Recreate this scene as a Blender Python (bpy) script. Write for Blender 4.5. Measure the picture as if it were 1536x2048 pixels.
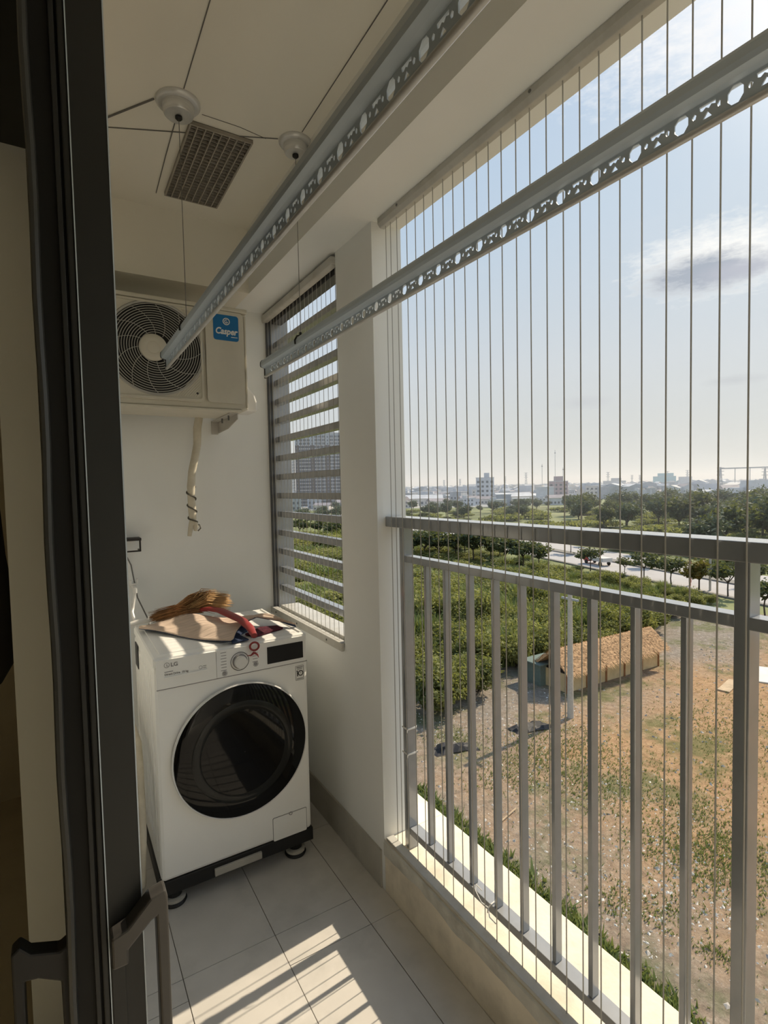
import bpy, bmesh, math, random
import numpy as np
from mathutils import Vector, Matrix

rnd = random.Random(7)
for o in list(bpy.data.objects):
    bpy.data.objects.remove(o)
SC = bpy.context.scene
COL = SC.collection
rad = math.radians

# ------------------------------------------------------------------ camera
CAM_Z = 1.56
yaw, pitch, roll = rad(31.39), rad(-2.724), rad(-1.218)
FPX = 1062.2
fwd = Vector((math.sin(yaw) * math.cos(pitch), math.cos(yaw) * math.cos(pitch), math.sin(pitch)))
rt0 = Vector((math.cos(yaw), -math.sin(yaw), 0))
up0 = rt0.cross(fwd)
rt = rt0 * math.cos(roll) + up0 * math.sin(roll)
up = up0 * math.cos(roll) - rt0 * math.sin(roll)
cd = bpy.data.cameras.new('camera')
cam = bpy.data.objects.new('camera', cd)
COL.objects.link(cam)
cam.matrix_world = Matrix(((rt.x, up.x, -fwd.x, 0), (rt.y, up.y, -fwd.y, 0), (rt.z, up.z, -fwd.z, CAM_Z), (0, 0, 0, 1)))
cd.sensor_fit = 'HORIZONTAL'
cd.sensor_width = 36
cd.lens = FPX * 36 / 1536
cd.clip_start = 0.02
cd.clip_end = 9000
SC.camera = cam
SC.view_settings.view_transform = 'Standard'
SC.view_settings.look = 'None'
SC.view_settings.gamma = 1
SC.view_settings.exposure = 0.0
SC.view_settings.use_curve_mapping = False
SC.cycles.use_denoising = True
SC.cycles.max_bounces = 10
SC.cycles.diffuse_bounces = 6
SC.cycles.transparent_max_bounces = 12
SC.cycles.sample_clamp_indirect = 6


def ray(px, py):
    return rt * ((px - 768) / FPX) - up * ((py - 1024) / FPX) + fwd


def hit(px, py, axis, val):
    d = ray(px, py)
    o = Vector((0, 0, CAM_Z))
    return o + d * ((val - o[axis]) / d[axis])


GZ = CAM_Z - 14.0                       # ground level outside


def ground(px, py):
    return hit(px, py, 2, GZ)


# ------------------------------------------------------------------ sky and sun
SUN_DIR = Vector((1, 0.09, 0.875)).normalized()


def S(r, g, b):                           # sRGB 0-255 -> linear
    def c(v):
        v /= 255
        return v / 12.92 if v <= 0.04045 else ((v + 0.055) / 1.055) ** 2.4
    return (c(r), c(g), c(b), 1)


class NT:
    """small node-tree writer"""
    def __init__(s, tree):
        s.t = tree
        s.t.nodes.clear()

    def n(s, typ, **kw):
        nd = s.t.nodes.new(typ)
        for k, v in kw.items():
            if k.startswith('i_'):
                key = k[2:]
                key = int(key) if key.isdigit() else key.replace('_', ' ')
                nd.inputs[key].default_value = v
            else:
                setattr(nd, k, v)
        return nd

    def l(s, a, b):
        s.t.links.new(a, b)

    def math(s, op, a, b=None, c=None, clamp=False):
        nd = s.t.nodes.new('ShaderNodeMath')
        nd.operation = op
        nd.use_clamp = clamp
        for i, v in enumerate((a, b, c)):
            if v is None:
                continue
            if isinstance(v, (int, float)):
                nd.inputs[i].default_value = v
            else:
                s.l(v, nd.inputs[i])
        return nd.outputs[0]

    def ramp(s, fac, stops, interp='LINEAR'):
        nd = s.t.nodes.new('ShaderNodeValToRGB')
        nd.color_ramp.interpolation = interp
        e = nd.color_ramp.elements
        while len(e) < len(stops):
            e.new(0.5)
        for el, (p, c) in zip(e, stops):
            el.position = p
            el.color = c if len(c) == 4 else (*c, 1)
        s.l(fac, nd.inputs[0])
        return nd.outputs[0]

    def mix(s, fac, a, b, mode='MIX'):
        nd = s.t.nodes.new('ShaderNodeMix')
        nd.data_type = 'RGBA'
        nd.blend_type = mode
        for sock, v in ((nd.inputs[0], fac), (nd.inputs[6], a), (nd.inputs[7], b)):
            if isinstance(v, (int, float)):
                sock.default_value = v
            elif isinstance(v, tuple):
                sock.default_value = v if len(v) == 4 else (*v, 1)
            else:
                s.l(v, sock)
        return nd.outputs[2]


world = bpy.data.worlds.new('sky')
SC.world = world
world.use_nodes = True
w = NT(world.node_tree)
tc = w.n('ShaderNodeTexCoord')
sep = w.n('ShaderNodeSeparateXYZ')
w.l(tc.outputs['Generated'], sep.inputs[0])
elev = sep.outputs['Z']
base = w.ramp(elev, [(0.0, S(202, 206, 203)), (0.06, S(203, 207, 204)), (0.20, S(203, 211, 217)), (0.42, S(184, 204, 223)), (0.62, S(168, 195, 225)), (1.0, S(130, 170, 215))])
# brighter haze round the sun
dotn = w.n('ShaderNodeVectorMath', operation='DOT_PRODUCT')
w.l(tc.outputs['Generated'], dotn.inputs[0])
dotn.inputs[1].default_value = SUN_DIR
glow = w.math('POWER', w.math('MAXIMUM', dotn.outputs['Value'], 0.0), 7.0)
sky = w.mix(w.math('MULTIPLY', glow, 0.42), base, (1.05, 1.05, 1.02, 1))
halo = w.math('POWER', w.math('MAXIMUM', dotn.outputs['Value'], 0.0), 70.0)
sky = w.mix(halo, sky, (7.0, 6.7, 6.0, 1))
# thin high cloud, everywhere
mp = w.n('ShaderNodeMapping', i_Scale=(1.0, 1.0, 3.2))
w.l(tc.outputs['Generated'], mp.inputs[0])
nz = w.n('ShaderNodeTexNoise', i_Scale=2.3, i_Detail=6.0, i_Roughness=0.55)
w.l(mp.outputs[0], nz.inputs['Vector'])
veil = w.math('MULTIPLY', w.ramp(nz.outputs['Fac'], [(0.47, (0, 0, 0)), (0.75, (1, 1, 1))]), 0.28)
sky = w.mix(veil, sky, S(226, 230, 232))
nz2 = w.n('ShaderNodeTexNoise', i_Scale=34.0, i_Detail=8.0, i_Roughness=0.68)
w.l(mp.outputs[0], nz2.inputs['Vector'])


def cloud(sky, px, py, wpx, hpx, col, soft, amount=1.0, wob=0.9):
    d = ray(px, py).normalized()
    a = Vector((d.y, -d.x, 0)).normalized()
    b = a.cross(d)
    outs = []
    for v, s_ in ((a, wpx / FPX), (b, hpx / FPX)):
        q = w.n('ShaderNodeVectorMath', operation='DOT_PRODUCT')
        w.l(tc.outputs['Generated'], q.inputs[0])
        q.inputs[1].default_value = v
        c = w.math('MULTIPLY', w.math('SUBTRACT', q.outputs['Value'], v.dot(d)), 1 / s_)
        outs.append(w.math('MULTIPLY', c, c))
    r = w.math('ADD', w.math('SQRT', w.math('ADD', *outs)), w.math('MULTIPLY', w.math('SUBTRACT', nz2.outputs['Fac'], 0.5), wob * 2))
    q = w.n('ShaderNodeVectorMath', operation='DOT_PRODUCT')
    w.l(tc.outputs['Generated'], q.inputs[0])
    q.inputs[1].default_value = d
    front = w.math('GREATER_THAN', q.outputs['Value'], 0.5)
    m = w.ramp(r, [(max(0.0, 1 - soft) * 0.5, (1, 1, 1)), (0.5 + soft * 0.5, (0, 0, 0))])
    rr = m.node
    half = w.math('MULTIPLY', r, 0.5)
    w.l(half, rr.inputs[0])
    return w.mix(w.math('MULTIPLY', w.math('MULTIPLY', m, front), amount), sky, col)


sky = cloud(sky, 1440, 516, 98, 42, (1.0, 1.0, 0.97, 1), 0.5, 0.95, 0.9)
sky = cloud(sky, 1408, 545, 70, 25, S(170, 179, 192), 0.5, 1.0, 0.9)
sky = cloud(sky, 1475, 540, 42, 13, S(186, 190, 202), 0.5, 0.9, 0.6)
sky = cloud(sky, 1165, 806, 36, 8, S(192, 196, 202), 0.8, 0.6)
sky = cloud(sky, 1470, 760, 30, 6, S(190, 195, 200), 0.8, 0.6)
sky = cloud(sky, 1480, 30, 130, 46, (0.98, 0.98, 0.98, 1), 0.8, 0.85, 1.6)
bg = w.n('ShaderNodeBackground', i_Strength=1.0)
w.l(sky, bg.inputs[0])
wo = w.n('ShaderNodeOutputWorld')
w.l(bg.outputs[0], wo.inputs[0])

sl = bpy.data.lights.new('sun', 'SUN')
sl.energy = 5.6
sl.color = (1.0, 0.85, 0.64)
sl.angle = rad(0.6)
sun = bpy.data.objects.new('sun', sl)
COL.objects.link(sun)
sun.rotation_euler = SUN_DIR.to_track_quat('Z', 'Y').to_euler()
sun.location = (30, 3, 28)

# ------------------------------------------------------------------ materials


def mat(name, col, rough=0.6, metal=0.0, spec=0.4, var=0.06, scale=8.0, bump=0.0, bscale=60.0, dirt=None, dscale=2.0, damount=0.5, trans=0.0, coat=0.0, stretch=None):
    m = bpy.data.materials.new(name)
    m.use_nodes = True
    t = NT(m.node_tree)
    co = t.n('ShaderNodeTexCoord')
    src = co.outputs['Object']
    if stretch:
        mpn = t.n('ShaderNodeMapping', i_Scale=stretch)
        t.l(src, mpn.inputs[0])
        src = mpn.outputs[0]
    p = t.n('ShaderNodeBsdfPrincipled')
    p.inputs['Roughness'].default_value = rough
    p.inputs['Metallic'].default_value = metal
    p.inputs['Specular IOR Level'].default_value = spec
    p.inputs['Coat Weight'].default_value = coat
    p.inputs['Coat IOR'].default_value = 1.85
    p.inputs['Coat Roughness'].default_value = 0.12
    nz = t.n('ShaderNodeTexNoise', i_Scale=scale, i_Detail=5.0)
    t.l(src, nz.inputs['Vector'])
    lo = tuple(c * (1 - var) for c in col[:3])
    hi = tuple(min(1, c * (1 + var)) for c in col[:3])
    c = t.ramp(nz.outputs['Fac'], [(0.3, lo), (0.7, hi)])
    if dirt:
        dn = t.n('ShaderNodeTexNoise', i_Scale=dscale, i_Detail=8.0, i_Roughness=0.65)
        t.l(src, dn.inputs['Vector'])
        k = t.ramp(dn.outputs['Fac'], [(0.48, (0, 0, 0)), (0.7, (damount,) * 3)])
        c = t.mix(k, c, dirt)
    t.l(c, p.inputs['Base Color'])
    if bump:
        bn = t.n('ShaderNodeTexNoise', i_Scale=bscale, i_Detail=4.0)
        t.l(src, bn.inputs['Vector'])
        b = t.n('ShaderNodeBump', i_Strength=bump, i_Distance=0.01)
        t.l(bn.outputs['Fac'], b.inputs['Height'])
        t.l(b.outputs[0], p.inputs['Normal'])
    out = t.n('ShaderNodeOutputMaterial')
    t.l(p.outputs[0], out.inputs[0])
    return m


def leaf_mat(name, c1, c2, trans=0.35):
    m = bpy.data.materials.new(name)
    m.use_nodes = True
    t = NT(m.node_tree)
    oi = t.n('ShaderNodeObjectInfo')
    co = t.n('ShaderNodeTexCoord')
    nz = t.n('ShaderNodeTexNoise', i_Scale=1.6, i_Detail=4.0)
    t.l(co.outputs['Object'], nz.inputs['Vector'])
    f = t.math('ADD', t.math('MULTIPLY', oi.outputs['Random'], 0.6), t.math('SUBTRACT', t.math('MULTIPLY', nz.outputs['Fac'], 2.2), 0.85), clamp=True)
    c = t.mix(f, c1, c2)
    d = t.n('ShaderNodeBsdfPrincipled', i_Roughness=0.7)
    d.inputs['Specular IOR Level'].default_value = 0.25
    t.l(c, d.inputs['Base Color'])
    tr = t.n('ShaderNodeBsdfTranslucent')
    t.l(t.mix(0.5, c, (0.35, 0.38, 0.06, 1)), tr.inputs[0])
    mx = t.n('ShaderNodeMixShader', i_0=trans)
    t.l(d.outputs[0], mx.inputs[1])
    t.l(tr.outputs[0], mx.inputs[2])
    out = t.n('ShaderNodeOutputMaterial')
    t.l(mx.outputs[0], out.inputs[0])
    return m


M = {}
M['wall'] = mat('wall_paint', (0.83, 0.84, 0.82), 0.8, var=0.025, scale=3, bump=0.03, bscale=200)
M['ceiling'] = mat('ceiling_paint', (0.81, 0.78, 0.69), 0.85, var=0.02, scale=2, bump=0.02, bscale=150)
M['concrete'] = mat('curb_concrete', (0.78, 0.71, 0.58), 0.8, var=0.1, scale=6, bump=0.12, bscale=70, dirt=(0.45, 0.41, 0.33, 1), dscale=5, damount=0.55)
M['tile'] = mat('floor_tile', (0.60, 0.575, 0.535), 0.42, var=0.07, scale=5, dirt=(0.44, 0.43, 0.40, 1), dscale=4, damount=0.6)
M['mortar'] = mat('mortar', (0.58, 0.57, 0.51), 0.9, var=0.15, scale=12, bump=0.2, bscale=60, dirt=(0.30, 0.28, 0.24, 1), dscale=9, damount=0.6)
M['grout'] = mat('grout', (0.16, 0.14, 0.12), 0.9)
M['skirting'] = mat('skirting_tile', (0.45, 0.43, 0.38), 0.5, var=0.08, dirt=(0.25, 0.23, 0.2, 1), dscale=5)
M['rail'] = mat('rail_paint', (0.215, 0.235, 0.26), 0.35, coat=1.0, metal=0.0, spec=0.6, var=0.08, scale=20, dirt=(0.22, 0.22, 0.21, 1), dscale=9, damount=0.25)
M['rail_in'] = mat('rail_worn', (0.30, 0.31, 0.32), 0.4, coat=0.6, spec=0.5, var=0.08, scale=20, dirt=(0.3, 0.29, 0.27, 1), dscale=9, damount=0.4)
M['frame'] = mat('window_frame_paint', (0.07, 0.072, 0.075), 0.4, spec=0.5, var=0.06)
M['slat'] = mat('slat_paint', (0.20, 0.21, 0.22), 0.35, coat=1.0, spec=0.6, var=0.08, scale=15)
M['door'] = mat('door_paint', (0.020, 0.021, 0.0195), 0.45, spec=0.4, var=0.05)
M['gasket'] = mat('rubber_black', (0.008, 0.008, 0.007), 0.6, spec=0.3)
M['seal'] = mat('rubber_seal', (0.05, 0.052, 0.05), 0.35, spec=0.5)
M['handle'] = mat('handle_bronze', (0.075, 0.070, 0.064), 0.36, metal=0.3, var=0.05)
M['blackpl'] = mat('black_plastic', (0.012, 0.012, 0.012), 0.5)
M['alu'] = mat('aluminium', (0.55, 0.63, 0.71), 0.38, metal=0.2, spec=0.5, var=0.04, stretch=(1, 0.1, 1), scale=30)
M['alub'] = mat('brushed_alu', (0.66, 0.66, 0.65), 0.33, metal=0.5, var=0.1, stretch=(0.4, 0.4, 6), scale=40)
M['wire'] = mat('steel_wire', (0.17, 0.165, 0.155), 0.45, metal=0.3)
M['netwire'] = mat('coated_cable', (0.42, 0.41, 0.38), 0.4, metal=0.2)
M['track'] = mat('track_alu', (0.55, 0.54, 0.50), 0.5, metal=0.2, var=0.08, dirt=(0.38, 0.35, 0.28, 1), dscale=14, damount=0.4)
M['acw'] = mat('ac_cabinet', (0.62, 0.59, 0.50), 0.5, var=0.03, dirt=(0.45, 0.41, 0.33, 1), dscale=3, damount=0.3)
M['acgrill'] = mat('ac_grille', (0.42, 0.41, 0.38), 0.5)
M['white'] = mat('white_plastic', (0.78, 0.77, 0.74), 0.35, var=0.02)
M['wash'] = mat('washer_enamel', (0.89, 0.89, 0.86), 0.28, var=0.015, spec=0.5)
M['washp'] = mat('washer_panel', (0.86, 0.86, 0.84), 0.35, var=0.015)
M['print'] = mat('grey_print', (0.28, 0.27, 0.27), 0.6)
M['printd'] = mat('dark_print', (0.03, 0.03, 0.03), 0.5)
M['glassblk'] = mat('smoked_glass', (0.004, 0.004, 0.004), 0.05, spec=0.25)
M['glassring'] = mat('porthole_ring', (0.016, 0.017, 0.016), 0.12, spec=0.25)
M['disp'] = mat('display_black', (0.007, 0.008, 0.010), 0.15)
M['bezel'] = mat('door_bezel', (0.78, 0.78, 0.77), 0.2, spec=0.6)
M['blue'] = mat('blue_sticker', S(22, 110, 168), 0.4, var=0.03)
M['tan'] = mat('tan_mat_fabric', (0.56, 0.44, 0.35), 0.8, var=0.14, scale=14, bump=0.1, bscale=90, stretch=(1, 6, 1))
M['navy'] = mat('navy_fabric', (0.028, 0.045, 0.095), 0.85, var=0.2, scale=30)
M['maroon'] = mat('maroon_knit', (0.075, 0.008, 0.02), 0.9, var=0.4, scale=60, bump=0.5, bscale=180)
M['red'] = mat('red_plastic', (0.27, 0.035, 0.035), 0.45, var=0.12, scale=12)
M['straw'] = mat('broom_straw', (0.24, 0.12, 0.045), 0.8, var=0.4, scale=25)
M['straw2'] = mat('broom_straw_pale', (0.46, 0.28, 0.12), 0.8, var=0.3, scale=25)
M['pipe'] = mat('pipe_wrap', (0.60, 0.55, 0.44), 0.55, var=0.08, scale=20, dirt=(0.42, 0.37, 0.27, 1), dscale=12, damount=0.5, bump=0.1, bscale=50)
M['bindw'] = mat('binding_wire', (0.10, 0.09, 0.07), 0.6)
M['brackets'] = mat('galvanised', (0.55, 0.53, 0.49), 0.5, metal=0.4)
M['darkbrown'] = mat('dark_shelf', (0.022, 0.018, 0.015), 0.5)
M['cloth'] = mat('dark_cloth', (0.02, 0.018, 0.016), 0.9)
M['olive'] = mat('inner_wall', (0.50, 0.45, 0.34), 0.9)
M['vent'] = mat('vent_plastic', (0.34, 0.31, 0.26), 0.6)
M['ventdark'] = mat('vent_dark', (0.06, 0.055, 0.045), 0.8)

# clear tinted glass of the door leaf
g = bpy.data.materials.new('tinted_glass')
g.use_nodes = True
t = NT(g.node_tree)
nzg = t.n('ShaderNodeTexNoise', i_Scale=3.0)
cg = t.ramp(nzg.outputs['Fac'], [(0.3, (0.40, 0.38, 0.30)), (0.7, (0.44, 0.42, 0.33))])
tp = t.n('ShaderNodeBsdfTransparent')
t.l(cg, tp.inputs[0])
gl = t.n('ShaderNodeBsdfGlossy', i_Roughness=0.03)
mx = t.n('ShaderNodeMixShader', i_0=0.05)
t.l(tp.outputs[0], mx.inputs[1])
t.l(gl.outputs[0], mx.inputs[2])
out = t.n('ShaderNodeOutputMaterial')
t.l(mx.outputs[0], out.inputs[0])
M['glass'] = g

# ------------------------------------------------------------------ mesh helpers


class MB:
    def __init__(s):
        s.v, s.f = [], []

    def add(s, vs, fs):
        k = len(s.v)
        s.v += [tuple(p) for p in vs]
        s.f += [tuple(i + k for i in q) for q in fs]
        return s

    def box(s, x0, x1, y0, y1, z0, z1, T=None):
        vs = [Vector(p) for p in ((x0, y0, z0), (x1, y0, z0), (x1, y1, z0), (x0, y1, z0), (x0, y0, z1), (x1, y0, z1), (x1, y1, z1), (x0, y1, z1))]
        if T is not None:
            vs = [T @ p for p in vs]
        return s.add(vs, [(0, 3, 2, 1), (4, 5, 6, 7), (0, 1, 5, 4), (1, 2, 6, 5), (2, 3, 7, 6), (3, 0, 4, 7)])

    def ring_frame(s, d):
        d = Vector(d).normalized()
        a = d.cross(Vector((0, 0, 1)))
        if a.length < 1e-3:
            a = d.cross(Vector((0, 1, 0)))
        a.normalize()
        return a, d.cross(a)

    def tube(s, pts, r, n=8, caps=True):
        pts = [Vector(p) for p in pts]
        rs = r if isinstance(r, (list, tuple)) else [r] * len(pts)
        vs = []
        a = None
        for i, p in enumerate(pts):
            d = (pts[min(i + 1, len(pts) - 1)] - pts[max(i - 1, 0)]).normalized()
            if a is None:
                a, _ = s.ring_frame(d)
            a = (a - d * a.dot(d)).normalized()
            b = d.cross(a)
            for k in range(n):
                th = 2 * math.pi * k / n
                vs.append(p + (a * math.cos(th) + b * math.sin(th)) * rs[i])
        fs = []
        for i in range(len(pts) - 1):
            for k in range(n):
                k2 = (k + 1) % n
                fs.append((i * n + k, i * n + k2, (i + 1) * n + k2, (i + 1) * n + k))
        if caps:
            fs.append(tuple(range(n))[::-1])
            fs.append(tuple((len(pts) - 1) * n + k for k in range(n)))
        return s.add(vs, fs)

    def cyl(s, p0, p1, r, n=12, r2=None):
        return s.tube([p0, p1], [r, r if r2 is None else r2], n)

    def lathe(s, prof, c, d, n=32):
        """prof: (radius, height along d) pairs"""
        c = Vector(c)
        d = Vector(d).normalized()
        a, b = s.ring_frame(d)
        vs, fs = [], []
        for (r, h) in prof:
            for k in range(n):
                th = 2 * math.pi * k / n
                vs.append(c + d * h + (a * math.cos(th) + b * math.sin(th)) * max(r, 1e-5))
        for i in range(len(prof) - 1):
            for k in range(n):
                k2 = (k + 1) % n
                fs.append((i * n + k, i * n + k2, (i + 1) * n + k2, (i + 1) * n + k))
        return s.add(vs, fs)

    def torus(s, c, d, R, r, n=40, m=6):
        c = Vector(c)
        a, b = s.ring_frame(d)
        pts = [c + (a * math.cos(2 * math.pi * k / n) + b * math.sin(2 * math.pi * k / n)) * R for k in range(n)]
        d = Vector(d).normalized()
        vs, fs = [], []
        for p in pts:
            o_ = (p - c).normalized()
            for j in range(m):
                th = 2 * math.pi * j / m
                vs.append(p + (o_ * math.cos(th) + d * math.sin(th)) * r)
        for i in range(n):
            for j in range(m):
                fs.append((i * m + j, ((i + 1) % n) * m + j, ((i + 1) % n) * m + (j + 1) % m, i * m + (j + 1) % m))
        return s.add(vs, fs)

    def prism(s, pts, ext):
        """closed polygon of 3-D points, extruded by vector ext"""
        n = len(pts)
        e = Vector(ext)
        vs = [Vector(p) for p in pts] + [Vector(p) + e for p in pts]
        fs = [tuple(range(n))[::-1], tuple(range(n, 2 * n))]
        fs += [(i, (i + 1) % n, n + (i + 1) % n, n + i) for i in range(n)]
        return s.add(vs, fs)

    def mesh(s, name):
        me = bpy.data.meshes.new(name)
        me.from_pydata(s.v, [], s.f)
        bm = bmesh.new()
        bm.from_mesh(me)
        bmesh.ops.recalc_face_normals(bm, faces=bm.faces)
        bm.to_mesh(me)
        bm.free()
        return me


def props(o, label=None, cat=None, group=None, kind=None):
    for k, v in (('label', label), ('category', cat), ('group', group), ('kind', kind)):
        if v:
            o[k] = v
    return o


def obj(name, mb, m, parent=None, smooth=False, bevel=0, local=False, **pr):
    me = mb if isinstance(mb, bpy.types.Mesh) else mb.mesh(name)
    if not local and parent is not None:
        off = parent.location.copy()
        if parent.parent is not None:
            off += parent.parent.location
        me.transform(Matrix.Translation(-off))
    if m is not None and not me.materials:
        me.materials.append(m)
    if smooth:
        me.shade_smooth()
        try:
            me.set_sharp_from_angle(angle=rad(40))
        except Exception:
            pass
    o = bpy.data.objects.new(name, me)
    COL.objects.link(o)
    if parent is not None:
        o.parent = parent
    if bevel:
        b = o.modifiers.new('bevel', 'BEVEL')
        b.width = bevel
        b.segments = 2
        b.limit_method = 'ANGLE'
        b.angle_limit = rad(50)
    props(o, **pr)
    return o


def thing(name, label, cat, loc, group=None, kind=None):
    o = bpy.data.objects.new(name, None)
    o.empty_display_size = 0.05
    COL.objects.link(o)
    o.location = loc
    return props(o, label, cat, group, kind)


def dup(root, loc=None, rotz=None, scale=None, label=None):
    def cp(o, par):
        c = o.copy()
        COL.objects.link(c)
        if par is not None:
            c.parent = par
        for ch in KIDS.get(o.name, ()):
            cp(ch, c)
        return c
    c = cp(root, None)
    if loc is not None:
        c.location = loc
    if rotz is not None:
        c.rotation_euler = (0, 0, rotz)
    if scale is not None:
        c.scale = scale
    if label:
        c['label'] = label
    return c


KIDS = {}


def kids_of(root):
    """remember a finished thing's children once, so that dup() need not search"""
    for o in [root] + list(root.children_recursive):
        KIDS[o.name] = list(o.children)


def text_mesh(txt, size, T, shear=0.0, bold=0.0, depth=0.0006, align='LEFT', xs=1.0):
    c = bpy.data.curves.new('lettering', 'FONT')
    c.body = txt
    c.size = size
    c.shear = shear
    c.offset = bold
    c.extrude = depth
    c.align_x = align
    c.resolution_u = 3
    o = bpy.data.objects.new('lettering', c)
    COL.objects.link(o)
    dg = bpy.context.evaluated_depsgraph_get()
    me = bpy.data.meshes.new_from_object(o.evaluated_get(dg))
    bpy.data.objects.remove(o)
    me.transform(T @ Matrix.Diagonal((xs, 1, 1, 1)))
    me.materials.clear()
    return me


def plate(outer, holes, thick, T):
    """flat plate with holes, from 2-D loops, placed by T"""
    c = bpy.data.curves.new('plate', 'CURVE')
    c.dimensions = '2D'
    c.fill_mode = 'BOTH'
    c.extrude = thick / 2
    for loop in [outer] + holes:
        sp = c.splines.new('POLY')
        sp.points.add(len(loop) - 1)
        for p, q in zip(sp.points, loop):
            p.co = (q[0], q[1], 0, 1)
        sp.use_cyclic_u = True
    o = bpy.data.objects.new('plate', c)
    COL.objects.link(o)
    dg = bpy.context.evaluated_depsgraph_get()
    me = bpy.data.meshes.new_from_object(o.evaluated_get(dg))
    bpy.data.objects.remove(o)
    me.transform(T)
    me.materials.clear()
    return me


def circle(cx, cy, r, n=48):
    return [(cx + r * math.cos(2 * math.pi * k / n), cy + r * math.sin(2 * math.pi * k / n)) for k in range(n)]


def rrect(x0, x1, y0, y1, r, n=5):
    pts = []
    for cx, cy, a0 in ((x1 - r, y1 - r, 0), (x0 + r, y1 - r, 90), (x0 + r, y0 + r, 180), (x1 - r, y0 + r, 270)):
        for k in range(n + 1):
            a = rad(a0 + 90 * k / n)
            pts.append((cx + r * math.cos(a), cy + r * math.sin(a)))
    return pts


# XZ plane facing -Y (text and plates on fronts): local x->X, y->Z, z->-Y
def face_y(x, y, z):
    return Matrix(((1, 0, 0, x), (0, 0, -1, y), (0, 1, 0, z), (0, 0, 0, 1)))


# ------------------------------------------------------------------ the room shell
XW, XO = 1.012, 1.140            # inner and outer face of the outer wall
XL, XLI = 0.022, -0.119          # house-side wall: balcony face, room face
YB = 2.89                         # back wall
YP0, YP1 = 1.707, 2.003           # pillar
ZS, ZC = 2.528, 2.84              # beam soffit, ceiling

fl = obj('floor', MB().box(XLI, XW, -1.4, YB, -0.15, -0.004), M['grout'], kind='structure', label='grey tiled balcony floor with dark joints')
cols = [(XLI, -0.033), (-0.033, 0.272), (0.272, 0.579), (0.579, 0.886), (0.886, XW)]
tiles = []
for i, (a, b) in enumerate(cols):
    if i == 4:
        ys = [-1.4, -0.8, -0.2, 0.4, 1.0, 1.6, 2.2, 2.8, YB]
    elif i == 3:
        ys = [-1.4, -0.66, -0.06, 0.54, 1.14, 1.6, 1.74, 2.34, YB]
    else:
        ys = [-1.4, -0.66, -0.06, 0.54, 1.14, 1.74, 2.34, YB]
    if i == 1:
        ys = [-1.4, -0.66, -0.06, 0.54, 1.14, 1.655, 1.74, 2.34, YB]
    for y0, y1 in zip(ys, ys[1:]):
        if i == 0:
            y1 = min(y1, 1.655)
            if y1 <= y0:
                continue
        xa_ = XL if (i == 1 and y0 >= 1.7) else a
        g_ = 0.0011
        j = rnd.uniform(-0.0003, 0.0003)
        tiles.append(obj('tile', MB().box(xa_ + g_, b - g_, y0 + g_, y1 - g_, -0.004, 0.0 + j), M['tile'], fl, bevel=0.0008))

obj('wall_back', MB().box(XL, XO, YB, YB + 0.14, -0.15, ZC), M['wall'], kind='structure', label='off-white back wall behind the washing machine')
obj('ceiling', MB().box(-3.1, XO, -1.4, 3.4, ZC, ZC + 0.12), M['ceiling'], kind='structure', label='beige painted balcony ceiling')
obj('ceiling_beam', MB().box(0.843, XO, -1.4, YB, ZS, ZC), M['wall'], kind='structure', label='boxed beam over the railing opening')
obj('ceiling_beam', MB().box(XL, 0.843, 2.62, YB, ZS, ZC), M['ceiling'], kind='structure', label='boxed beam along the top of the back wall')
wr = MB().box(XW, XO, YP1, YB, -0.15, 0.89).box(XW, XO, YP0, YP1, -0.15, ZS)
obj('wall_right', wr, M['wall'], kind='structure', label='off-white low wall and pillar beside the louvre window')
obj('curb', MB().box(XW, 1.294, -1.4, YP0, -0.25, 0.205).box(XO, 1.294, YP0, 3.1, -0.25, 0.205), M['concrete'], kind='structure', bevel=0.003, label='stained concrete curb under the railing')
mv, mf = [], []
nm = 90
for k in range(nm + 1):
    yy = -1.35 + (YP0 - 0.004 + 1.35) * k / nm
    lo = 0.150 + 0.007 * math.sin(k * 0.55) + rnd.uniform(-0.004, 0.004)
    mv += [(XW - 0.0002, yy, 0.2035), (XW - 0.0065, yy, 0.198), (XW - 0.0050 + rnd.uniform(-0.001, 0.001), yy, lo + 0.004), (XW - 0.0002, yy, lo)]
for k in range(nm):
    for j in range(3):
        mf.append((4 * k + j, 4 * k + j + 1, 4 * k + j + 5, 4 * k + j + 4))
mo = MB().add(mv, mf)
obj('curb_trim', mo, M['mortar'], kind='structure', smooth=True, label='rough grey mortar band along the top of the curb')
obj('baseboard_right', MB().box(XW - 0.008, XW, YP0 + 0.02, YB, 0, 0.150), M['skirting'], kind='structure', bevel=0.001, label='grey skirting along the low wall')
# house side: wall with a door opening, and the dim room behind it
wl = MB().box(XLI, XL, 1.66, YB, -0.15, ZC).box(XLI, XL, -1.4, -0.6, -0.15, ZC).box(XLI, XL, -0.6, 1.66, 2.5, ZC)
obj('wall_left', wl, M['wall'], kind='structure', label='house wall with the open doorway')
obj('trim_1', MB().box(XLI - 0.01, XL + 0.01, -0.6, 1.659, 2.44, 2.4995), M['door'], kind='structure', label='dark strip added for the shade under the door lintel')  # dark colour stands for shade on the lintel's underside
obj('wall_front', MB().box(-3.1, 1.294, -1.52, -1.4, -0.25, ZC + 0.12), M['wall'], kind='structure', label='end wall of the balcony behind the camera')
obj('wall_room', MB().box(-3.1, -3.0, -1.4, 3.4, -0.15, ZC).box(-3.0, 0.20, 3.3, 3.4, -0.15, ZC).box(0.10, 0.20, YB + 0.1405, 3.3, -0.15, ZC), M['olive'], kind='structure', label='dim walls of the room inside')
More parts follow.
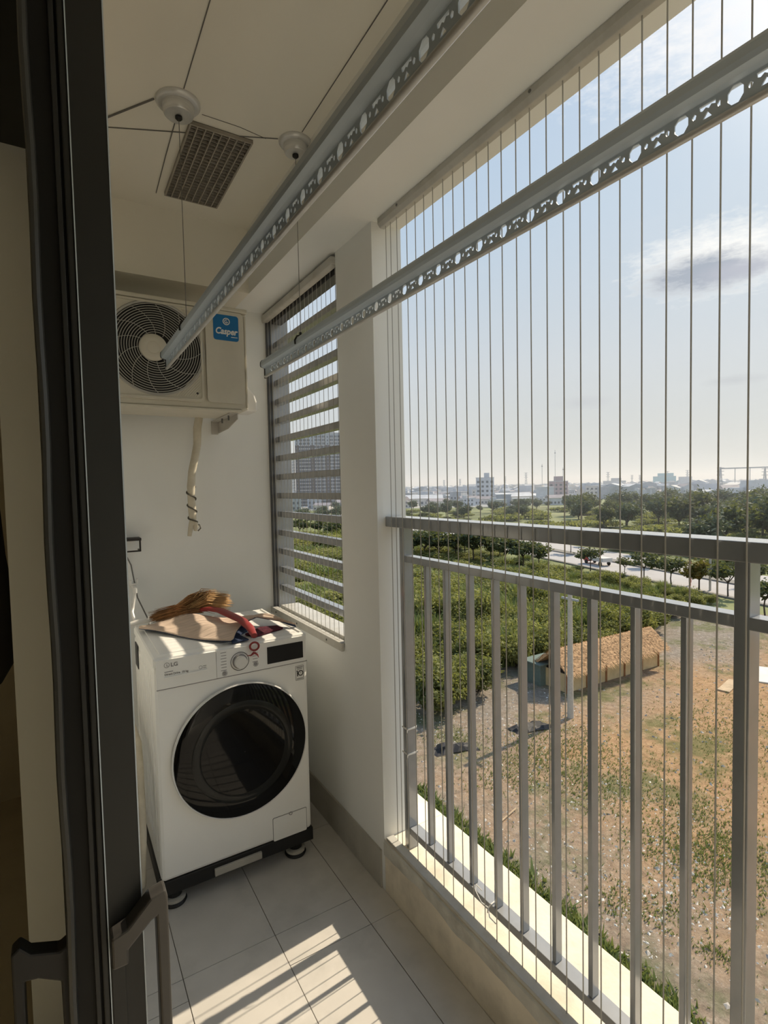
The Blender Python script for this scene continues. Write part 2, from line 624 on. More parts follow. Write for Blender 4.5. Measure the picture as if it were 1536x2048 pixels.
obj('floor_room', MB().box(-3.0, XLI, -1.4, 3.3, -0.15, -0.012).box(XLI, 0.10, YB + 0.141, 3.3, -0.15, -0.012), M['olive'], kind='structure', label='dim floor of the room inside')

# ------------------------------------------------------------------ louvre window
win = thing('window_1', 'grey louvre window of horizontal metal bars', None, (1.09, 2.45, 0.89), kind='structure')
fx0, fx1 = 1.030, 1.096
obj('frame', MB().box(fx0 + 0.012, XO - 0.001, 2.868, YB - 0.001, 0.891, ZS - 0.001), M['rail_in'], win, bevel=0.002)
obj('frame', MB().box(fx0, fx1, YP1 + 0.001, YP1 + 0.03, 0.891, ZS - 0.001), M['frame'], win, bevel=0.002)
obj('frame', MB().box(1.014, fx0 + 0.010, 2.872, YB - 0.001, 0.8935, 2.50), M['frame'], win, bevel=0.001)
obj('frame', MB().box(fx0 + 0.012, fx1, YP1 + 0.03, 2.855, 2.468, ZS - 0.001), M['frame'], win, bevel=0.002)
obj('sill', MB().box(XW + 0.032, XO + 0.01, YP1 + 0.001, 2.855, 0.8905, 0.905), M['track'], win, bevel=0.002)
bar = MB().box(-0.02, 0.02, -0.412, 0.412, -0.031, 0).mesh('slat')
bar.materials.append(M['slat'])
for k in range(14):
    o = bpy.data.objects.new('slat', bar)
    COL.objects.link(o)
    o.parent = win
    o.location = Vector((1.066, 2.443, 1.0205 + 0.1035 * k)) - win.location
    b = o.modifiers.new('bevel', 'BEVEL')
    b.width = 0.0015
    b.segments = 1

# ------------------------------------------------------------------ railing
ra = thing('balcony_railing', 'dark grey steel balustrade with thin square balusters on the curb', 'railing', (1.08, 0.6, 0.205))
YR0, YR1 = -1.35, 1.706
obj('handrail', MB().box(1.046, 1.118, YR0, YR1, 1.410, 1.448), M['rail'], ra, bevel=0.002)
obj('mid_rail', MB().box(1.062, 1.100, YR0, 1.6025, 1.284, 1.308), M['rail'], ra, bevel=0.0015)
obj('bottom_rail', MB().box(1.062, 1.104, YR0, 1.6025, 0.262, 0.288), M['rail_in'], ra, bevel=0.0015)
obj('post', MB().box(1.060, 1.100, 1.603, 1.634, 0.2052, 1.4098), M['rail'], ra, bevel=0.0015)
obj('post', MB().box(1.0615, 1.101, 0.471, 0.498, 0.2052, 1.4098), M['rail'], ra, bevel=0.0015)
obj('post', MB().box(1.0615, 1.101, -0.66, -0.633, 0.2052, 1.4098), M['rail'], ra, bevel=0.0015)
bme = MB().box(-0.0125, 0.0125, -0.0065, 0.0065, 0.2882, 1.2838).mesh('baluster')
bme.materials.append(M['rail'])
for y in [1.489, 1.382, 1.265, 1.152, 1.047, 0.932, 0.819, 0.706, 0.594, 0.372, 0.260, 0.148, 0.036, -0.076, -0.188, -0.300, -0.412, -0.524]:
    o = bpy.data.objects.new('baluster', bme)
    COL.objects.link(o)
    o.parent = ra
    o.location = Vector((1.080, y, 0)) - ra.location
    b = o.modifiers.new('bevel', 'BEVEL')
    b.width = 0.0012
    b.segments = 1

# ------------------------------------------------------------------ safety cables
net = thing('safety_cable_net', 'screen of thin upright steel cables in front of the railing', 'safety net', (1.042, 0.6, 0.217))
obj('top_track', MB().prism([(1.022, -1.35, ZS - 0.0005), (1.061, -1.35, ZS - 0.0005), (1.061, -1.35, 2.508), (1.051, -1.35, 2.495), (1.032, -1.35, 2.495), (1.022, -1.35, 2.508)], (0, 3.03, 0)), M['track'], net, bevel=0.002)
for y_ in (1.55, 0.95, 0.35):
    obj('screw', MB().lathe([(0.001, 0.004), (0.004, 0.003), (0.005, 0)], (1.0225, y_, 2.517), (-1, 0, 0), 10), M['wire'], net)
obj('bottom_track', MB().box(1.013, 1.046, -1.35, 1.695, 0.2052, 0.217), M['track'], net, bevel=0.002)
cab = MB().cyl((0, 0, 0.216), (0, 0, 2.497), 0.0016, 6).mesh('cable')
cab.materials.append(M['netwire'])
y = 1.656
for k in range(46):
    yy = (1.656, 1.624, 1.580)[k] if k < 3 else 1.523 - 0.0503 * (k - 3)
    o = bpy.data.objects.new('cable', cab)
    COL.objects.link(o)
    o.parent = net
    o.location = Vector((1.0415, yy, 0)) - net.location
    o.rotation_euler = (rnd.uniform(-0.0012, 0.0012), 0, 0)
wn = thing('safety_cable_net', 'short screen of upright steel cables in front of the louvre window', 'safety net', (1.02, 2.45, 0.895))
obj('top_track', MB().box(0.992, 1.028, YP1 + 0.001, YB - 0.002, 2.478, 2.515), M['track'], wn, bevel=0.008)
obj('bottom_track', MB().box(0.996, 1.010, YP1 + 0.001, YB - 0.002, 0.862, 0.897).box(1.010, 1.028, YP1 + 0.001, YB - 0.002, 0.8905, 0.897), M['track'], wn, bevel=0.002)
cab2 = MB().cyl((0, 0, 0.896), (0, 0, 2.479), 0.0012, 6).mesh('cable')
cab2.materials.append(M['netwire'])
for k in range(19):
    o = bpy.data.objects.new('cable', cab2)
    COL.objects.link(o)
    o.parent = wn
    o.location = Vector((1.022, 2.865 - 0.0465 * k, 0)) - wn.location
for y_ in (2.15, 2.5, 2.8):
    obj('screw', MB().lathe([(0, 0.004), (0.004, 0.003), (0.005, 0)], (0.9955, y_, 0.88), (-1, 0, 0), 10), M['wire'], wn)

# ties and string
for z, lab in ((0.66, 'upper of two white zip ties round the first railing post'), (0.565, 'lower of two white zip ties round the first railing post')):
    tt = thing('zip_tie', lab, 'zip tie', (1.08, 1.62, z))
    obj('band', MB().box(1.0575, 1.1025, 1.6005, 1.6028, z, z + 0.006).box(1.0575, 1.0598, 1.6005, 1.6365, z, z + 0.006).box(1.1002, 1.1025, 1.6005, 1.6365, z, z + 0.006).box(1.0575, 1.1025, 1.6342, 1.6365, z, z + 0.006), M['white'], tt)
    obj('tail', MB().tube([(1.058, 1.601, z + 0.003), (1.048, 1.592, z - 0.01), (1.046, 1.588, z - 0.03)], 0.0014, 6), M['white'], tt)
st = thing('string_knot', 'white string knotted round the bottom rail and cable', 'string', (1.06, 1.17, 0.29))
obj('loop', MB().tube([(1.055, 1.175, 0.262), (1.052, 1.17, 0.28), (1.06, 1.165, 0.293), (1.085, 1.168, 0.293), (1.108, 1.17, 0.285), (1.107, 1.172, 0.26), (1.08, 1.174, 0.257), (1.055, 1.175, 0.262)], 0.002, 6), M['white'], st, smooth=True)
obj('tail', MB().tube([(1.053, 1.17, 0.282), (1.035, 1.18, 0.30), (1.03, 1.20, 0.325), (1.045, 1.215, 0.33), (1.06, 1.205, 0.31)], 0.0017, 6).tube([(1.053, 1.17, 0.282), (1.04, 1.15, 0.272), (1.047, 1.13, 0.262)], 0.0017, 6), M['white'], st, smooth=True)

# ------------------------------------------------------------------ drying racks
PER = 0.073


def rack(name, label, x, z, y0, y1):
    r = thing(name, label, 'clothes rack', (x, y0, z))
    # upper hollow tube, rounded, with a shoulder
    prof = [(-0.019, 0.046), (-0.021, 0.054), (-0.020, 0.066), (-0.013, 0.075), (0.0, 0.078), (0.013, 0.075), (0.020, 0.066), (0.021, 0.054), (0.019, 0.046), (0.010, 0.042), (0.003, 0.040), (-0.003, 0.040), (-0.010, 0.042)]
    obj('tube', MB().prism([(x + a, y0, z + b) for a, b in prof], (0, y1 - y0, 0)), M['alu'], r)
    holes = []
    n = int((y1 - y0 - 0.1) / PER)
    for i in range(n):
        c = y1 - 0.05 - PER * i - ((y1 - 0.05 - 0.525) % PER)
        cz = 0.0255
        holes.append([(c + a * 0.0125, cz + b * 0.0125) for a, b in ((0.25, 1), (-0.45, 0.95), (-0.8, 0.45), (-0.8, -0.35), (-0.3, -1), (0.4, -0.95), (0.8, -0.45), (0.8, 0.4))])
        for dx in (0.0205, -0.0185):
            holes.append([(c + dx + a * 0.0034, cz + 0.001 + b * 0.0042) for a, b in ((0, 1), (-0.9, 0.2), (-0.5, -1), (0.5, -0.9), (0.9, 0.1))])
        q = c - PER / 2
        holes.append([(q + a, cz + b) for a, b in ((-0.011, 0.010), (-0.011, 0.004), (-0.0055, 0.0065), (-0.002, 0.0025), (0.002, 0.0055), (0.0065, 0.0025), (0.010, 0.004), (0.011, 0.010))])
        holes.append([(q + a, cz - 0.005 + b) for a, b in ((0, 0.0045), (-0.006, -0.0045), (0.006, -0.0045))])
    fin = plate([(y0, 0.006), (y1, 0.006), (y1, 0.042), (y0, 0.042)], holes, 0.0022, Matrix(((0, 0, 1, x), (1, 0, 0, 0), (0, 1, 0, z), (0, 0, 0, 1))))
    obj('perforated_fin', fin, M['alu'], r)
    obj('bead', MB().tube([(x, y0, z + 0.005), (x, y1, z + 0.005)], 0.0055, 10), M['alub'], r, smooth=True)
    cap = [(a * 1.06, b + (0.001 if b > 0.06 else -0.001)) for a, b in prof[:9]] + [(0.004, 0.041), (0.004, -0.002), (-0.004, -0.002), (-0.004, 0.041)]
    obj('end_cap', MB().prism([(x + a, y1, z + b) for a, b in cap], (0, 0.005, 0)), M['blackpl'], r)
    for yc in (1.886, 0.22):
        h = obj('hanger_clip', MB().tube([(x - 0.023, yc, z + 0.048), (x - 0.0245, yc, z + 0.062), (x - 0.015, yc, z + 0.079), (x, yc, z + 0.0835), (x + 0.015, yc, z + 0.079), (x + 0.0245, yc, z + 0.062), (x + 0.023, yc, z + 0.048)], 0.003, 8).cyl((x, yc, z + 0.082), (x, yc, z + 0.094), 0.005, 10), M['blackpl'], r, smooth=True)
        obj('hanging_wire', MB().cyl((x, yc, z + 0.09), (x, yc, 2.786), 0.0012, 6), M['wire'], r)
    return r


rack('clothes_drying_rack', 'perforated aluminium drying bar hanging nearest the house wall', 0.390, 2.048, -1.2, 2.292)
rack('clothes_drying_rack', 'perforated aluminium drying bar hanging nearest the railing', 0.800, 2.052, -1.2, 2.292)


def pulley(x, y, rr, label):
    p = thing('ceiling_pulley', label, 'pulley', (x, y, ZC))
    obj('base_plate', MB().lathe([(0.001, 0), (rr, 0), (rr, 0.006), (rr * 0.94, 0.011), (rr * 0.86, 0.013), (0.001, 0.013)], (x, y, ZC - 0.0003), (0, 0, -1), 40), M['alub'], p, smooth=True)
    obj('housing', MB().lathe([(0.001, 0.0131), (rr * 0.72, 0.0131), (rr * 0.70, 0.028), (rr * 0.66, 0.041), (rr * 0.62, 0.044), (0.001, 0.046)], (x, y, ZC), (0, 0, -1), 40), M['alub'], p, smooth=True)
    obj('nozzle', MB().lathe([(0.001, 0.0462), (0.011, 0.0462), (0.0115, 0.053), (0.007, 0.0575), (0.001, 0.0575)], (x, y, ZC), (0, 0, -1), 14), M['blackpl'], p, smooth=True)


pulley(0.390, 1.886, 0.070, 'round aluminium ceiling pulley beside the corner of the ceiling vent')
pulley(0.800, 1.886, 0.060, 'round aluminium ceiling pulley close to the boxed beam')
pulley(0.390, 0.22, 0.070, 'round aluminium ceiling pulley over the near end of the house-side bar')
pulley(0.800, 0.22, 0.060, 'round aluminium ceiling pulley over the near end of the railing-side bar')


def cord(label, pts, r=0.0016):
    o = obj('pulley_cord', MB().tube([(x, y, ZC - r - 0.0002) for x, y in pts], r, 6), M['wire'])
    props(o, label, 'cord')


cord('thin cord along the ceiling running toward the door from the first pulley', [(0.391, 0.295), (0.389, 1.0), (0.394, 1.812)])
cord('thin cord along the ceiling beside the boxed beam', [(0.788, 0.285), (0.79, 1.0), (0.80, 1.82)])
cord('thick pale cord from the first pulley to the house wall', [(0.318, 1.905), (0.205, 2.061), (0.03, 2.30)], 0.003)
cord('long thin cord crossing the vent corner to the second pulley', [(0.738, 1.898), (0.47, 2.015), (0.21, 2.127), (0.03, 2.205)], 0.0017)
cord('loose short cord beside the long edge of the vent', [(0.398, 1.965), (0.402, 2.2), (0.410, 2.491)], 0.0018)
cord('faint thin line between the two pulleys', [(0.470, 1.905), (0.60, 1.905), (0.70, 1.92)], 0.001)  # faint line drawn as a thin tube along the ceiling

# ------------------------------------------------------------------ ceiling vent
vt = thing('ceiling_vent', 'beige rectangular egg-crate ceiling vent beside the pulleys', 'vent', (0.55, 2.21, ZC))
vx0, vx1, vy0, vy1 = 0.440, 0.662, 1.952, 2.473
obj('backing', MB().box(vx0, vx1, vy0, vy1, ZC - 0.002, ZC - 0.0003), M['ventdark'], vt)
obj('frame', plate([(vx0, vy0), (vx1, vy0), (vx1, vy1), (vx0, vy1)], [[(vx0 + 0.006, vy0 + 0.006), (vx1 - 0.006, vy0 + 0.006), (vx1 - 0.006, vy1 - 0.006), (vx0 + 0.006, vy1 - 0.006)]], 0.012, Matrix.Translation((0, 0, ZC - 0.0082))), M['vent'], vt)
for k in range(1, 8):
    xx = vx0 + (vx1 - vx0) * k / 8
    obj('slat', MB().box(xx - 0.002, xx + 0.002, vy0 + 0.006, vy1 - 0.006, ZC - 0.014, ZC - 0.0021), M['vent'], vt)
for k in range(1, 24):
    yy = vy0 + (vy1 - vy0) * k / 24
    obj('slat', MB().box(vx0 + 0.006, vx1 - 0.006, yy - 0.0012, yy + 0.0012, ZC - 0.0115, ZC - 0.0021), M['vent'], vt)

# ------------------------------------------------------------------ air-conditioner outdoor unit
AX0, AX1, AY0, AY1, AZ0, AZ1 = 0.035, 0.787, 2.50, 2.79, 1.938, 2.405
ac = thing('air_conditioner', 'cream outdoor air-conditioner unit with round fan grille on wall brackets', 'air conditioner', (0.41, 2.65, AZ0))
FXC, FZC, FR = 0.385, 2.181, 0.196
obj('cabinet', MB().box(AX0, AX1, AY0 + 0.012, AY1, AZ0, AZ1 - 0.02), M['acw'], ac, bevel=0.006)
obj('top_cover', MB().box(AX0 - 0.006, AX1 + 0.004, AY0 - 0.004, AY1 + 0.004, AZ1 - 0.0195, AZ1), M['acw'], ac, bevel=0.005)
# front panel with the fan opening
fp = plate(rrect(AX0 + 0.002, 0.582, AZ0 + 0.022, AZ1 - 0.022, 0.018), [circle(FXC, FZC, FR)], 0.014, face_y(0, AY0 + 0.0045, 0))
obj('fan_panel', fp, M['acw'], ac)
obj('panel_rim', plate(rrect(AX0 + 0.004, 0.580, AZ0 + 0.026, AZ1 - 0.026, 0.018), [rrect(AX0 + 0.012, 0.572, AZ0 + 0.034, AZ1 - 0.034, 0.014)], 0.006, face_y(0, AY0 - 0.0055, 0)), M['acw'], ac, bevel=0.001)
obj('bell_mouth', MB().lathe([(FR + 0.008, -0.0035), (FR + 0.004, -0.008), (FR - 0.003, -0.006), (FR - 0.004, 0.006)], (FXC, AY0, FZC), (0, 1, 0), 64), M['acgrill'], ac, smooth=True)
obj('fan_shade', MB().lathe([(0.001, 0.0095), (FR - 0.001, 0.0095)], (FXC, AY0, FZC), (0, 1, 0), 48), M['blackpl'], ac)  # flat black disc in place of the shaded fan recess
for k in range(13):
    R_ = 0.066 + (FR - 0.004 - 0.066) * k / 12.5
    obj('grille_ring', MB().torus((FXC, AY0 - 0.006 - 0.006 * (1 - (k / 13) ** 2), FZC), (0, 1, 0), R_, 0.0017, 56, 5), M['acgrill'], ac, smooth=True)
for k in range(12):
    a0 = 2 * math.pi * k / 12
    pts = []
    for j in range(9):
        rr_ = 0.056 + (FR - 0.056) * j / 8
        a = a0 + 0.55 * (j / 8) ** 1.3
        pts.append((FXC + rr_ * math.cos(a), AY0 - 0.0035 - 0.006 * (1 - (j / 8) ** 2), FZC + rr_ * math.sin(a)))
    obj('grille_spoke', MB().tube(pts, 0.0014, 5), M['acgrill'], ac, smooth=True)
hub = obj('fan_hub', MB().lathe([(0.058, 0.004), (0.058, 0.0), (0.052, -0.006), (0.03, -0.008), (0.026, -0.0065), (0.022, -0.008), (0.0005, -0.0085)], (FXC - 0.012, AY0 - 0.010, FZC), (0, 1, 0), 40), M['acw'], ac, smooth=True)
for k in range(9):                                         # embossed corner ribs at the lower corner of the fan panel
    a = 0.02 + 0.012 * k
    obj('corner_rib', MB().tube([(0.566, AY0 - 0.0035, AZ0 + 0.045 + a), (0.566 - a * 0.9, AY0 - 0.0035, AZ0 + 0.045)], 0.0016, 5), M['acw'], ac)
    obj('corner_rib', MB().tube([(0.566, AY0 - 0.0035, AZ1 - 0.042 - a * 0.7), (0.566 - a * 0.6, AY0 - 0.0035, AZ1 - 0.042)], 0.0016, 5), M['acw'], ac)
obj('service_panel', plate(rrect(0.597, 0.772, AZ0 + 0.026, AZ1 - 0.022, 0.02), [], 0.012, face_y(0, AY0 + 0.004, 0)), M['acw'], ac, bevel=0.003)
obj('side_seam', MB().box(0.777, 0.785, AY0 + 0.004, AY0 + 0.0118, AZ0 + 0.01, AZ1 - 0.03), M['acw'], ac, bevel=0.002)
obj('base_trim', MB().box(AX0 - 0.002, AX1 - 0.03, AY0 + 0.006, AY1 - 0.01, AZ0 - 0.012, AZ0 - 0.0005), M['acw'], ac, bevel=0.003)
obj('valve_cover', MB().prism([(AX1, 2.60, 2.075), (AX1 + 0.03, 2.60, 2.065), (AX1 + 0.062, 2.60, 2.035), (AX1 + 0.075, 2.60, 1.995), (AX1 + 0.075, 2.60, 1.945), (AX1, 2.60, 1.945)], (0, 0.14, 0)), M['white'], ac, bevel=0.01)
obj('valve_cover_cap', MB().lathe([(0.001, 0.012), (0.008, 0.010), (0.009, 0)], (AX1 + 0.004, 2.60, 2.29), (1, 0, 0), 12), M['white'], ac, smooth=True)
obj('grille_screw', MB().lathe([(0.001, 0.004), (0.0045, 0.003), (0.005, 0)], (0.552, AY0 - 0.0025, AZ0 + 0.06), (0, -1, 0), 10), M['blackpl'], ac)
stk = obj('brand_sticker', plate(rrect(0.632, 0.748, 2.250, 2.366, 0.012), [], 0.0012, face_y(0, AY0 - 0.0027, 0)), M['blue'], ac, label='blue brand sticker with white lettering')
obj('lettering', text_mesh('Casper', 0.040, face_y(0.6895, AY0 - 0.0036, 2.279), shear=0.22, bold=0.0012, align='CENTER', xs=0.86), M['white'], stk)
obj('lettering', MB().box(0.712, 0.742, AY0 - 0.0041, AY0 - 0.0034, 2.2665, 2.2695), M['white'], stk)
lg = plate(circle(0.692, 2.337, 0.0165, 28), [circle(0.692, 2.337, 0.0125, 24)], 0.0008, face_y(0, AY0 - 0.0037, 0))
obj('logo', lg, M['white'], stk)
obj('logo', MB().tube([(0.692 + 0.0075 * math.cos(a), AY0 - 0.0036, 2.337 + 0.0075 * math.sin(a)) for a in [rad(60 + 33 * i) for i in range(9)]] + [(0.692, AY0 - 0.0036, 2.337)], 0.0021, 6), M['white'], stk)
for xb, lab in ((0.722, 'galvanised bracket under the sticker end of the air conditioner'), (0.16, 'galvanised bracket under the far end of the air conditioner')):
    bk = thing('wall_bracket', lab, 'bracket', (xb, YB, 1.9))
    obj('arm', MB().box(xb - 0.02, xb + 0.02, 2.53, YB - 0.001, 1.920, 1.9255).prism([(xb + 0.016, 2.53, 1.9195), (xb + 0.016, YB - 0.001, 1.9195), (xb + 0.016, YB - 0.001, 1.862), (xb + 0.016, 2.70, 1.868), (xb + 0.016, 2.53, 1.897)], (0.004, 0, 0)), M['brackets'], bk)
    obj('wall_plate', MB().box(xb - 0.0195, xb + 0.0155, YB - 0.006, YB - 0.0005, 1.856, 1.9195), M['brackets'], bk)
    obj('bolt', MB().cyl((xb - 0.006, 2.60, 1.897), (xb - 0.006, 2.60, 1.9195), 0.004, 8), M['wire'], bk)
    obj('bolt', MB().cyl((xb - 0.006, 2.72, 1.897), (xb - 0.006, 2.72, 1.9195), 0.004, 8), M['wire'], bk)

# insulated pipe tail
PY = 2.785
pp = [hit(a, b, 1, PY) for a, b in ((399, 800), (399, 828), (394.5, 857), (394.5, 889), (389.6, 916), (384, 944), (382, 973), (382.5, 994), (384, 1015), (385.5, 1036), (386, 1050))]
pipe = thing('insulated_pipe', 'cream wrapped refrigerant pipe end hanging below the air conditioner', 'pipe', (pp[5].x, PY, pp[-1].z))
obj('wrap', MB().tube(pp, [0.019, 0.019, 0.0195, 0.019, 0.0185, 0.0185, 0.0195, 0.0175, 0.0195, 0.018, 0.016], 14), M['pipe'], pipe, smooth=True)
e0 = pp[-1]
obj('pipe_end', MB().tube([e0 + Vector((-0.006, -0.004, 0.012)), e0 + Vector((-0.014, -0.006, -0.02)), e0 + Vector((-0.020, -0.006, -0.055))], [0.014, 0.012, 0.010], 10), M['pipe'], pipe, smooth=True)
obj('pipe_end', MB().tube([e0 + Vector((0.009, -0.004, 0.016)), e0 + Vector((0.012, -0.007, -0.008)), e0 + Vector((0.010, -0.004, -0.030))], [0.012, 0.014, 0.008], 10), M['pipe'], pipe, smooth=True)
hel = []
for k in range(46):
    tt = k / 45
    i = 6 + tt * 4
    i0 = min(int(i), 9)
    c = pp[i0].lerp(pp[i0 + 1], i - i0)
    a = tt * math.pi * 2 * 3.3
    hel.append(c + Vector((math.cos(a), math.sin(a), 0)) * 0.0212)
obj('binding_wire', MB().tube(hel, 0.0042, 6), M['bindw'], pipe, smooth=True)
obj('binding_wire', MB().tube([hel[-1], e0 + Vector((0.030, -0.012, 0.0)), e0 + Vector((0.034, -0.012, -0.018)), e0 + Vector((0.02, -0.016, -0.03))], 0.0034, 6), M['bindw'], pipe, smooth=True)

# ------------------------------------------------------------------ washing machine
WX0, WX1, WY0, WY1, WZ0, WZ1 = 0.262, 0.863, 2.060, 2.62, 0.110, 0.952
wm = thing('washing_machine', 'white front-loading washing machine with big black round door', 'washing machine', (0.56, 2.34, WZ0))
obj('body', MB().box(WX0, WX1, WY0 + 0.002, WY1, WZ0, 0.915), M['wash'], wm, bevel=0.014)
obj('top_panel', MB().box(WX0 - 0.001, WX1 + 0.001, WY0 + 0.004, WY1 + 0.002, 0.9155, WZ1), M['wash'], wm, bevel=0.009)
obj('top_inset', MB().box(WX0 + 0.03, WX1 - 0.03, WY0 + 0.05, WY1 - 0.03, WZ1 - 0.002, WZ1 + 0.0022), M['washp'], wm, bevel=0.002)
obj('top_edge_strip', MB().box(WX1 - 0.022, WX1 - 0.012, WY0 + 0.03, WY1 - 0.02, WZ1 - 0.001, WZ1 + 0.005), M['wash'], wm, bevel=0.0015)
cp_ = obj('control_panel', plate(rrect(0.4875, WX1 - 0.008, 0.838, 0.944, 0.004), [], 0.008, face_y(0, WY0, 0)), M['washp'], wm, bevel=0.0015)
dr = obj('detergent_drawer', plate([(0.272, 0.838), (0.4855, 0.838), (0.4855, 0.944), (0.272, 0.944)], [], 0.009, face_y(0, WY0, 0)), M['wash'], wm, bevel=0.0015)
obj('drawer_handle', MB().prism([(0.298, WY0 - 0.0048, 0.881), (0.452, WY0 - 0.0048, 0.884), (0.452, WY0 - 0.0048, 0.876), (0.375, WY0 - 0.0048, 0.873), (0.298, WY0 - 0.0048, 0.876)], (0, -0.004, 0)), M['wash'], dr, bevel=0.001)
obj('panel_seam', MB().box(WX0 + 0.01, WX1 - 0.002, WY0 - 0.0003, WY0 + 0.003, 0.8335, 0.8365), M['print'], wm)
knob_c = (0.577, WY0, 0.888)
obj('knob_ring', MB().torus((0.577, WY0 - 0.0048, 0.888), (0, 1, 0), 0.0355, 0.0011, 44, 6), M['printd'], cp_, smooth=True)
obj('knob_skirt', MB().lathe([(0.0285, 0.0042), (0.0285, 0.010), (0.0265, 0.013), (0.0005, 0.013)], knob_c, (0, -1, 0), 40), M['print'], cp_, smooth=True)
obj('dial_knob', MB().lathe([(0.0245, 0.0132), (0.0240, 0.026), (0.022, 0.030), (0.0005, 0.0305)], knob_c, (0, -1, 0), 40), M['white'], cp_, smooth=True)
obj('display', plate(rrect(0.688, 0.842, 0.854, 0.923, 0.002), [], 0.0016, face_y(0, WY0 - 0.0045, 0)), M['disp'], cp_)
pr = MB()
for side, x0 in ((0, 0.503), (1, 0.627)):
    for k in range(7 if side == 0 else 5):
        zz = 0.932 - 0.0115 * k - (0.012 if side else 0)
        pr.box(x0 + (0.002 if k % 2 else 0), x0 + 0.028 + 0.006 * ((k * 3) % 3 - 1), WY0 - 0.0046, WY0 - 0.0041, zz, zz + 0.0022)
obj('dial_print', pr, M['print'], cp_)
for (bx, bz) in ((0.517, 0.851), (0.640, 0.865)):
    obj('button', MB().torus((bx, WY0 - 0.0046, bz), (0, 1, 0), 0.0098, 0.0007, 26, 5).lathe([(0.0075, 0.0041), (0.007, 0.0052), (0.0005, 0.0052)], (bx, WY0, bz), (0, -1, 0), 20), M['print'], cp_)
obj('lettering', text_mesh('LG', 0.020, face_y(0.322, WY0 - 0.0050, 0.917), bold=0.0005, xs=1.05), M['print'], dr)
obj('lettering', text_mesh('Direct Drive  10 kg', 0.0105, face_y(0.300, WY0 - 0.0050, 0.8865), bold=0.0003), M['print'], dr)
obj('lettering', MB().box(0.300, 0.330, WY0 - 0.0052, WY0 - 0.0045, 0.898, 0.9005), M['print'], dr)
obj('logo', plate(circle(0.309, 0.924, 0.0098, 26), [circle(0.309, 0.924, 0.0084, 26)], 0.0008, face_y(0, WY0 - 0.0050, 0)), M['print'], dr)
obj('logo', MB().box(0.308, 0.3095, WY0 - 0.0053, WY0 - 0.0046, 0.9195, 0.929).box(0.308, 0.315, WY0 - 0.0053, WY0 - 0.0046, 0.9195, 0.921), M['print'], dr)
obj('drawer_mark', MB().torus((0.428, WY0 - 0.0048, 0.893), (0, 1, 0), 0.006, 0.0006, 20, 5).box(0.437, 0.449, WY0 - 0.0052, WY0 - 0.0045, 0.889, 0.8905).box(0.437, 0.449, WY0 - 0.0052, WY0 - 0.0045, 0.896, 0.8975), M['print'], dr)
bd = obj('warranty_badge', plate(rrect(0.809, 0.845, 0.759, 0.820, 0.002), [rrect(0.8105, 0.8435, 0.7605, 0.8185, 0.001)], 0.001, face_y(0, WY0 + 0.0013, 0)), M['print'], wm)
obj('lettering', MB().box(0.8155, 0.8195, WY0 + 0.0006, WY0 + 0.0016, 0.776, 0.800).box(0.8135, 0.8195, WY0 + 0.0006, WY0 + 0.0016, 0.797, 0.800), M['printd'], bd)
obj('lettering', plate(circle(0.8315, 0.788, 0.0118, 26), [circle(0.8315, 0.788, 0.0082, 24)], 0.001, face_y(0, WY0 + 0.0011, 0)), M['printd'], bd)
obj('lettering', MB().box(0.8305, 0.8325, WY0 + 0.0006, WY0 + 0.0016, 0.787, 0.793).box(0.814, 0.841, WY0 + 0.0006, WY0 + 0.0016, 0.811, 0.8145).box(0.816, 0.838, WY0 + 0.0006, WY0 + 0.0016, 0.805, 0.8075).box(0.814, 0.841, WY0 + 0.0006, WY0 + 0.0016, 0.764, 0.767), M['print'], bd)
DC = (0.576, WY0, 0.538)
door = obj('door', MB().lathe([(0.258, 0.0), (0.265, 0.004), (0.2670, 0.014), (0.2655, 0.020), (0.2630, 0.0215), (0.2610, 0.0205), (0.260, 0.016)], DC, (0, -1, 0), 80), M['bezel'], wm, smooth=True)
obj('door_glass', MB().lathe([(0.2608, 0.017), (0.2590, 0.0215), (0.240, 0.0265), (0.19, 0.0315), (0.10, 0.0350), (0.0005, 0.036)], DC, (0, -1, 0), 80), M['glassblk'], door, smooth=True)
obj('porthole_ring', MB().lathe([(0.2000, 0.0302), (0.1980, 0.0310), (0.182, 0.0326), (0.168, 0.0333), (0.166, 0.0328)], DC, (0, -1, 0), 72), M['glassring'], door, smooth=True)
obj('filter_flap', plate(rrect(0.693, 0.838, 0.110, 0.206, 0.005), [], 0.003, face_y(0, WY0 + 0.0015, 0)), M['wash'], wm, bevel=0.001)
obj('flap_seam', plate(rrect(0.6905, 0.8405, 0.1115, 0.2085, 0.006), [rrect(0.6925, 0.8385, 0.1135, 0.2065, 0.005)], 0.0012, face_y(0, WY0 + 0.0016, 0)), M['print'], wm)
obj('flap_latch', MB().torus((0.769, WY0 - 0.0004, 0.2045), (0, 1, 0), 0.0062, 0.0014, 18, 6), M['print'], wm)
for k in range(9):                       # pressed ribs of the machine's flank
    yy = 2.12 + 0.05 * k
    obj('flank_rib', MB().box(WX0 - 0.003, WX0 + 0.004, yy, yy + 0.018, 0.20, 0.88), M['wash'], wm, bevel=0.003)
obj('flank_hole', MB().box(WX0 - 0.0045, WX0 - 0.001, 2.47, 2.56, 0.80, 0.90), M['blackpl'], wm, bevel=0.001)

